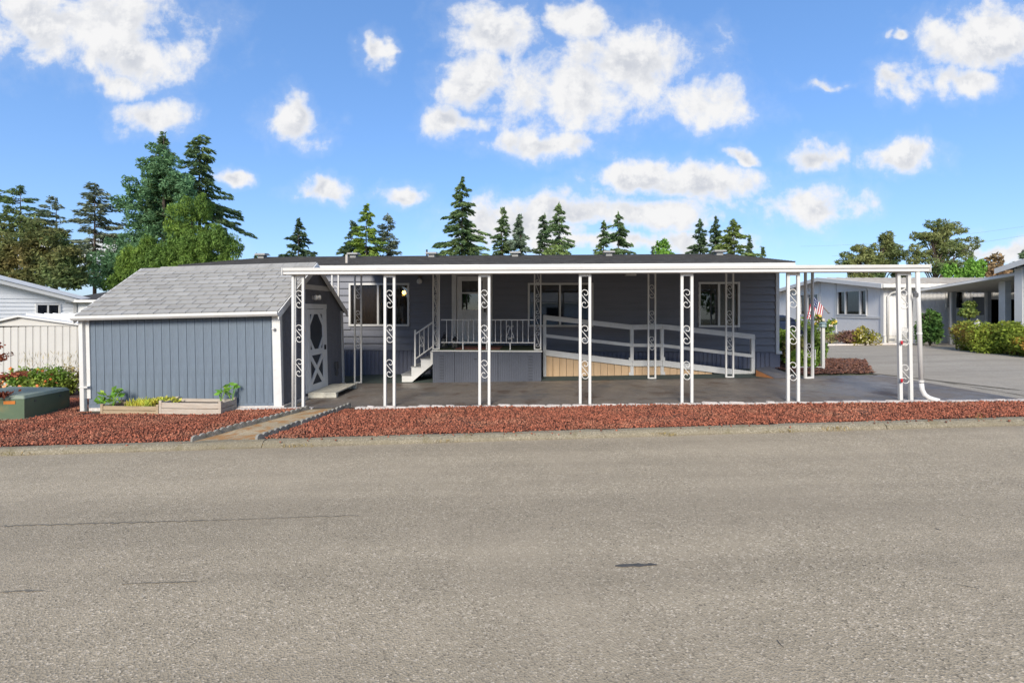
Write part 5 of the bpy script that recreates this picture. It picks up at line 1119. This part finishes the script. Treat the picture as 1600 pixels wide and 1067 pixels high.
    MB().box(-.035,.035,-.035,.035,0,zt).build('post', WHITE, t, bevel=.005); LM = mat('lamp_teal', (.22,.30,.31), .4); m = MB(); m.lathe([(.05,zt),(.085,zt+.02),(.075,zt+.09),(.10,zt+.10),(.03,zt+.14)], 8); m.build('solar_lamp', LM, t)
    MB().box(-.75,-.036,-.01,.01,.05,.07).build('low_rail', WHITE2, t); MB().box(-.20,-.18,-.01,.01,.0,.5).build('stake', WHITE2, t)
    # parked car beyond, and a far cream house
    Y = 21.5; xR = at(1246,0,Y).x; g0 = slope(12); c = thing('parked_car', 'dark blue car parked beyond the home corner, partly hidden by shrubs', 'car', (xR-2.2, Y, g0)); CB = mat('car_blue', (.02,.03,.055), .25, .03)
    hh = at(0,492,Y).z-g0
    MB().extr([(-2.2,.28),(2.15,.28),(2.2,.5),(2.15,.78),(1.95,.86),(-2.15,.86),(-2.2,.6)], 'y', -.85, .85).build('body', CB, c, bevel=.05)
    MB().extr([(-2.0,.86),(1.85,.86),(1.35,hh-.06),(1.1,hh),(-1.4,hh),(-1.7,hh-.05)], 'y', -.74, .74).build('cabin', CB, c, bevel=.05)
    for (a_, b_) in ((-1.55,-.3),(-.22,.55),(.62,1.35)): MB().add([(a_,-.745,.90),(b_,-.745,.90),(b_-.12*(b_>1),-.745,hh-.12),(a_,-.745,hh-.12)], [(0,1,2,3)]).build('side_window', mat('car_glass', (.02,.025,.03), .08, 0), c)
    for x_ in (-1.35, 1.35):
        for y_ in (-.82, .82):
            o = link('wheel', None, c, (x_, y_, .32)); w = MB().lathe([(.2,-.11),(.31,-.10),(.32,0),(.31,.10),(.2,.11)], 18).build('tyre', BLACK, o, smooth=True); w.rotation_euler.x = math.pi/2; w = MB().lathe([(.03,-.115),(.19,-.112),(.19,.112),(.03,.115)], 14).build('rim', GREYPOST, o); w.rotation_euler.x = math.pi/2
    for y_ in (-.6, .6): MB().box(2.16,2.21,y_-.15,y_+.15,.58,.72).build('headlight', WHITE, c); MB().box(-2.22,-2.17,y_-.15,y_+.15,.58,.75).build('tail_light', RED, c)
    Y = 33; p = at(1190,0,Y); t = thing('far_house', 'cream house with brown doorway far behind the home corner', 'house', (p.x, Y, slope(15))); wz = at(0,466,Y).z-slope(15); W_ = at(1236,0,Y).x-p.x
    MB().box(0, W_, 0, 6, 0, wz).build('wall', CREAM, t); dx = at(1223,0,Y).x-p.x; MB().box(dx,dx+.38,-.04,-.001,.3,wz-.35).build('doorway', mat('brown_door', (.16,.05,.02), .7), t)
    MB().hexa([(-.3,-.4,wz),(W_+.3,-.4,wz),(W_+.3,6,wz),(-.3,6,wz)], [(-.3,-.4,wz+.2),(W_+.3,-.4,wz+.2),(W_+.3,3,wz+.7),(-.3,3,wz+.7)]).build('roof', WHITE, t); MB().box(W_*.3,W_*.95,-.9,-.41,wz-.12,wz-.03).build('awning', WHITE, t)
    # overhead wires
    for (a, b, tx) in (((1250,385),(1640,348),'upper'), ((1300,400),(1640,361),'lower')):
        A, B_ = at(*a, 60), at(*b, 42); o = MB().tube([A.lerp(B_, k/10)-Vector((0,0,.5*4*(k/10)*(1-k/10))) for k in range(11)], .008, 4).build('power_line', GREYPOST); tag(o, tx+' thin overhead power line above right hand pine', 'power line', 'overhead lines')
right_neighbours()
# ------------------------------------------------------------------ trees
BARKL = mat('grey_bark', (.13,.11,.095), .95, .3, 4)
def conifer(label, px, py, hw, D, m, dens=1.0, droop=.25, leaf=.20, z0f=.05, power=.85, group='conifers behind the home', seed=1, sparse=0, base_py=418, step=.32, up=.0, asp=.27, minw=0.0):
    rng = np.random.default_rng(seed); top = at(px, py, D); g0 = slope(top.x)-.2; Hh = top.z-g0; R = hw/F*D*1.18
    zb = max(at(0, base_py, D).z-g0-.8, Hh*z0f)                                # crown starts a little below what shows
    t = thing('conifer', label, 'tree', (top.x, D, g0), group=group); tr = MB(); tr.tube([(0,0,0),(0,0,Hh*.5),(0,0,Hh*.98)], [.013*Hh,.008*Hh,.008], 7)
    P = []; A = []; S_ = []; z = zb
    lopl = rng.uniform(.68, 1.22, (8, 7)); lx_, ly_ = rng.normal(0, .012, 2)*Hh; droop = droop+rng.normal(0, .05)
    while z < Hh-.10:
        f = (z-zb)/(Hh-zb); Lm = max(R*((1-f)**power), minw)
        n = max(4, int(rng.integers(6, 10)*(1-.35*f)-sparse))
        for b in range(n):
            az = rng.uniform(0, 2*np.pi); L_ = Lm*rng.uniform(.55, 1.12)*lopl[int(az/(2*np.pi)*8) % 8, min(6, int(f*7))]
            if rng.random() < .10: L_ *= 1.22
            zz = z+rng.uniform(-.5,.5)*step; dr = droop*rng.uniform(.6,1.3)+up*f; ca_, sa_ = np.cos(az), np.sin(az)
            if L_ > .8: tr.tube([(0,0,zz),(ca_*L_*.5,sa_*L_*.5,zz-dr*L_*.35),(ca_*L_*.9,sa_*L_*.9,zz-dr*L_*.7)], [.035,.022,.008], 3, caps=False)
            k = max(14, int(L_*62*dens)+6); u = rng.uniform(.12 if not sparse else .2, 1, k)**.8; wd = .30*L_*(1-u)+.07
            lat = rng.normal(0, 1, k)*wd*.55; r_ = u*L_
            zc = zz-dr*(r_**1.15)/max(L_,.1)**.15+.10*L_*np.maximum(u-.7,0)+rng.normal(0,.05,k)-np.abs(lat)*.25
            P.append(np.stack([ca_*r_-sa_*lat+lx_*f, sa_*r_+ca_*lat+ly_*f, zc], 1)); sg = np.sign(lat)*.55
            A.append(np.stack([ca_-sa_*sg, sa_+ca_*sg, np.full(k,-.28-dr*.4)+rng.normal(0,.25,k)], 1)*1.6); S_.append(np.full(k, leaf*(.78-.18*f)))
        z += step*(1-.45*f)*rng.uniform(.75,1.25)
    k = 26; P.append(np.stack([rng.normal(0,.05,k), rng.normal(0,.05,k), Hh-rng.uniform(0,.5,k)],1)); A.append(np.tile((0,0,1.5),(k,1))+rng.normal(0,.3,(k,3))); S_.append(np.full(k, leaf*.6))
    tr.build('trunk', BARKL if sparse else WOODTRUNK, t)
    leaves_obj('crown', t, np.concatenate(P), np.concatenate(S_), m, np.concatenate(A), asp, .55, rng); return t
def puffy(label, blobs, D, m, leaf, n, trunk, group=None, name='tree', seed=1, asp=.45, shell=.35, axis=None, cat='tree', limb=True):
    """blobs: (px, py, rx, ry) patches of foliage; depth spread follows their width"""
    rng = np.random.default_rng(seed); tb = at(trunk[0], 485, D); g0 = slope(tb.x)-.2; t = thing(name, label, cat, (tb.x, D, g0), group=group); P = []; tr = MB()
    toph = at(0, trunk[1], D).z-g0; tr.tube([(0,0,0),(0,0,toph*.5),(0,0,toph)], [.018*toph,.011*toph,.02], 7)
    for (px, py, rx, ry) in blobs:
        dy = rng.uniform(-.9,.4)*rx/F*D*1.5; c = at(px, py, D)-Vector((tb.x, D, g0)); c.y = dy; a = (rx/F*D, rx/F*D*.9, ry/F*D)
        k = int(n*rx*ry); P.append(clump(tuple(c), a, k, shell, rng))
        for s_ in range(max(3, int(rx*ry/60))):
            q = rng.normal(size=3); q /= np.linalg.norm(q); P.append(clump(np.array(c)+q*np.array(a)*.9, np.array(a)*rng.uniform(.22,.38), max(6, k//7), .2, rng))
        if limb: tr.tube([(0,0,max(.3, c.z-abs(c.x)*.9-.6)),(c.x*.55,c.y*.55,c.z-.25*abs(c.x)),(c.x,c.y,c.z)], [.05,.035,.012], 4)
    P = np.concatenate(P); tr.build('trunk', WOODTRUNK, t); A = None if axis is None else np.tile(axis, (len(P),1))+rng.normal(0,.3,(len(P),3))
    leaves_obj('crown', t, P, leaf, m, A, asp, 1, rng); return t
FIR = foliage('fir_needles', (.042,.072,.034), (.075,.105,.042), .45, .35, g=2.9); FIRD = foliage('dark_fir_needles', (.030,.052,.030), (.055,.08,.04), .45, .35, g=2.9); FIRO = foliage('olive_fir_needles', (.085,.115,.035), (.055,.085,.032), .45, .4, g=2.9)
YGR = foliage('yellow_green_needles', (.125,.175,.035), (.085,.135,.03), .5, .4, g=2.3); GREY = foliage('grey_green_needles', (.085,.10,.075), (.06,.078,.05), .5, .4, g=2.9); BLUEF = foliage('blue_spruce_needles', (.085,.115,.09), (.06,.085,.06), .5, .4, g=2.9)
SEQ = foliage('sequoia_foliage', (.055,.105,.055), (.04,.078,.038), .5, .45, g=3.1); CYP = foliage('cypress_foliage', (.10,.155,.03), (.065,.115,.028), .5, .4, g=2.15); BRN = foliage('bronze_foliage', (.11,.090,.035), (.055,.08,.03), .55, .3, g=2.4); BRT = foliage('bright_green_foliage', (.11,.21,.035), (.075,.16,.03), .5, .5, g=2.0)
PIN = foliage('pine_foliage', (.055,.085,.035), (.085,.095,.038), .5, .35, g=2.9); BRB = foliage('brown_red_foliage', (.13,.085,.05), (.09,.075,.04), .5, .4, g=2.9)
# big group at left
rng = np.random.default_rng(77); bl = []
for k in range(105):
    u = rng.uniform(0,1)**.75; y = 232+u*205; hw_ = 12+66*u**.62; x = 258-8*u+rng.uniform(-1,1)*hw_; r_ = 10+9*u; bl.append((x, y, r_*rng.uniform(.8,1.2), r_*rng.uniform(.7,1)))
puffy('tall blue green sequoia with rounded foliage, highest tree at left', bl, 28, SEQ, .10, 1.7, (256, 215), 'tall tree group behind the shed', 'conifer', 41, asp=.35, limb=False)
conifer('narrow pointed spire of the tall sequoia group', 258, 207, 42, 28.6, FIR, 1.5, .1, .17, seed=42, base_py=330, step=.26, group='tall tree group behind the shed')
conifer('dark fir with ragged side branches right of the tall sequoia', 312, 212, 66, 31, FIR, 1.2, .30, .22, seed=43, power=.6, group='tall tree group behind the shed', step=.36, minw=.55)
rng = np.random.default_rng(78); bl = []
for k in range(115):
    x = rng.uniform(184,378); topy = 312+abs(x-318)**1.2*.30 if x < 318 else 312+(x-318)*1.75
    y = topy+(445-topy)*rng.uniform(0,1)**.9; bl.append((x, min(y, 445), rng.uniform(8,15), rng.uniform(12,20)))
puffy('broad yellow green cypress with drooping sprays behind the shed roof', bl, 24.5, CYP, .095, 2.0, (300, 330), 'tall tree group behind the shed', 'cypress_tree', 44, asp=.24, axis=(0,0,-.7), limb=False)
conifer('sparse grey green cedar with visible trunk, left of the tall group', 148, 287, 52, 29, GREY, .95, .05, .20, seed=45, sparse=0, power=.6, step=.40, group='trees at far left', minw=.5)
conifer('thin sparse cedar between two larger left trees', 88, 310, 40, 32, GREY, .8, .0, .19, seed=46, sparse=0, power=.6, step=.44, group='trees at far left', minw=.5)
conifer('flat topped dark cedar at far left', 32, 290, 48, 33, FIR, .8, -.05, .22, seed=47, sparse=1, power=.4, step=.52, group='trees at far left', minw=.9)
rng = np.random.default_rng(79); bl = []
for k in range(75):
    x = rng.uniform(-30,128); topy = 335+max(0, x-40)*.75; y = rng.uniform(topy, 450); bl.append((x, y, rng.uniform(12,20), rng.uniform(9,14)))
puffy('wide bronze and green bushy tree at far left behind white house', bl, 23, BRN, .12, .95, (45, 350), 'trees at far left', 'bushy_tree', 48, asp=.35, limb=False)
# middle row
conifer('small bent topped dark fir left of middle', 466, 343, 34, 36, FIRD, 1.15, .05, .25, seed=51, power=.7, step=.45)
conifer('tiny fir tip above the roof right of the tall group', 400, 396, 10, 40, FIRD, 1, .1, .2, seed=52)
conifer('dark fir partly hidden by a yellow green fir', 549, 345, 26, 37, FIRD, 1.2, .15, .22, seed=53, power=.7)
conifer('bright yellow green fir left of the grey larch', 572, 320, 42, 34, YGR, 1.25, .1, .22, seed=54, power=.75, step=.4)
conifer('sparse grey larch beside the yellow green fir', 606, 333, 34, 36, GREY, .9, .0, .18, seed=55, sparse=0, power=.6, step=.34)
conifer('tallest middle fir with layered drooping branches', 722, 278, 46, 35, FIR, 1.25, .30, .24, seed=56, power=.68, step=.42)
conifer('slim fir just right of the tallest middle fir', 784, 325, 24, 38, FIR, 1.15, .2, .22, seed=57, power=.7)
conifer('blue grey spruce among the middle firs', 813, 335, 26, 36, BLUEF, 1.4, .2, .22, seed=58, power=.7, step=.3)
conifer('slim dark fir close behind the crooked fir', 851, 333, 24, 38, FIRD, 1.15, .2, .22, seed=59, power=.65)
conifer('crooked fir with long low branches right of blue spruce', 874, 317, 38, 36, FIR, 1.15, .25, .25, seed=60, power=.7, step=.45)
puffy('low olive bush in front of the crooked fir', [(868,398,18,14),(880,405,16,10),(858,408,14,10)], 33, FIRO, .13, 1.1, (868, 395), None, 'olive_bush', 61, cat='bush')
conifer('shorter of the paired firs right of centre', 943, 345, 22, 38, FIR, 1.2, .2, .22, seed=62, power=.7)
conifer('taller of the paired firs with long right branches', 966, 332, 38, 36, FIR, 1.15, .25, .24, seed=63, power=.7, step=.45)
puffy('rounded bright green tree standing alone right of centre', [(1037,390,14,14),(1030,402,14,10),(1046,402,13,10),(1037,380,6,7)], 32, BRT, .12, 1.6, (1037, 385), None, 'round_tree', 64)
conifer('tiny dark conifer beside the round bright tree', 1020, 385, 9, 34, FIRD, 1.2, .2, .18, seed=65)
conifer('left dark fir of the right hand cluster', 1094, 343, 24, 38, FIRD, 1.2, .2, .22, seed=66, power=.7)
conifer('middle fir tip of the right hand cluster', 1118, 340, 20, 40, FIRD, 1.2, .15, .22, seed=67, power=.7)
conifer('broad olive fir of the right hand cluster', 1147, 343, 34, 35, FIRO, 1.35, .15, .22, seed=68, power=.55, step=.36)
conifer('short fir at the edge of the right hand cluster', 1172, 368, 14, 37, FIRD, 1.2, .2, .2, seed=69)
conifer('small lone fir right of the cluster', 1190, 385, 12, 38, FIR, 1.2, .15, .2, seed=70)
# right side
rng = np.random.default_rng(80); bl = []
for k in range(58): a = rng.uniform(0,6.28); r_ = rng.uniform(0,1)**.5; x = 1368+52*r_*math.cos(a); bl.append((x, 412+32*r_*math.sin(a)-max(0, 14-abs(x-1385))*1.2, rng.uniform(7,11), rng.uniform(5,8)))
puffy('dark spreading pine behind the pale neighbour house', bl, 34, PIN, .14, 2.6, (1375, 385), 'right hand pines', 'pine_tree', 71, asp=.25)
rng = np.random.default_rng(81); bl = []
for k in range(64): a = rng.uniform(0,6.28); r_ = rng.uniform(0,1)**.5; bl.append((1468+48*r_*math.cos(a), 388+40*r_*math.sin(a), rng.uniform(6,11), rng.uniform(4,7)))
bl += [(1516,375,9,5),(1525,378,6,3),(1448,352,9,6),(1490,352,10,6),(1462,350,10,6)]
puffy('large airy pine with sky showing through, right of dark pine', bl, 31, PIN, .12, 2.3, (1462, 365), 'right hand pines', 'pine_tree', 72, asp=.25)
for (x, y, w_, lb) in ((1484,417,12,'left clipped'),(1507,409,13,'middle tallest'),(1527,411,12,'right')): puffy(lb+' bright green arborvitae above the neighbour carport', [(x,y+20,w_,22),(x,y+8,w_*.6,12)], 26, BRT, .09, 2.4, (x, y+5), 'arborvitae row', 'arborvitae', 73+int(x) % 7, axis=(0,0,1.2), limb=False)
puffy('brownish leafed tree behind the right arborvitae', [(1548,412,16,12),(1560,420,18,10),(1545,425,20,10),(1552,402,8,6),(1570,428,16,8)], 30, BRB, .12, 1.2, (1552, 410), None, 'bushy_tree', 76)
conifer('dark conifer top at right frame edge', 1600, 391, 26, 30, FIRD, 1.2, .2, .22, seed=77)
# ------------------------------------------------------------------ small weeds along the kerb
DRY = foliage('dry_grass', (.24,.18,.08), (.17,.15,.06), .5, 4); P = []; A = []
for (px, py, n, w, h) in ((1334,690,60,.10,.05),(1042,688,50,.10,.04),(1470,655,50,.05,.16),(45,712,30,.12,.03),(470,700,40,.16,.03),(1222,680,30,.12,.03),(700,692,25,.1,.03)):
    x, y = road_pt(px, py-6)
    for k in range(n): P.append((x+RNG.normal(0,w), kerb_y(x)-.012+RNG.normal(0,.012)+(.1 if h > .1 else 0), slope(x)-.06+RNG.uniform(.0,1)*h)); A.append((RNG.normal(0,.5), RNG.normal(0,.5), .9))
o = leaves_obj('kerb_weeds', None, np.array(P), .022, DRY, np.array(A)*2, .15); tag(o, 'dry straw coloured weed tufts along the foot of kerb', 'weeds'); o['kind'] = 'stuff'

# ------------------------------------------------------------------ across the street, mirrored in the window panes
def across():
    t = thing('house_across', 'grey roofed white house across the street, seen mirrored in the windows', 'house', (3.0, -17.0, -.1)); Wd = 9.0
    for k in range(14): MB().box(-Wd, Wd, 0-.02*(k % 2), .1, k*.17, k*.17+.165).build('plank', LAPW, t)
    rf = MB(); rf.hexa([(-Wd-.4,.5,2.4),(Wd+.4,.5,2.4),(Wd+.4,-4,3.5),(-Wd-.4,-4,3.5)], [(-Wd-.4,.5,2.5),(Wd+.4,.5,2.5),(Wd+.4,-4,3.6),(-Wd-.4,-4,3.6)]); rf.build('roof', SHINGLE_L, t)
    for x in (-6, -2.5, 2.5, 6): w = MB().box(x-.7, x+.7, .11, .14, 1.0, 2.0).build('window', DARKROOM, t); MB().box(x-.78, x+.78, .101, .109, .92, 2.08).build('window_frame', WHITE, t)
    for i, (x, y, h, r) in enumerate(((-22,-26,9,3.5),(-13,-30,11,3.5),(-5,-28,8,3),(4,-32,12,4),(12,-29,9,3.5),(20,-30,11,3.5),(29,-27,9,4),(-31,-25,10,4))):
        q = thing('street_tree', ('broad leafed tree across the street behind the camera, tree %s from the left' % ('first','second','third','fourth','fifth','sixth','seventh','eighth')[i]), 'tree', (x, y, -.2), group='trees across the street')
        P = np.concatenate([clump((RNG.normal(0,r*.4),RNG.normal(0,r*.4),h*RNG.uniform(.3,.85)), (r*.6,r*.6,h*.2), 260, .3) for _ in range(9)]); leaves_obj('crown', q, P, .35, FIR); MB().tube([(0,0,0),(0,0,h*.7)], [.3,.1], 7).build('trunk', WOODTRUNK, q)
across()
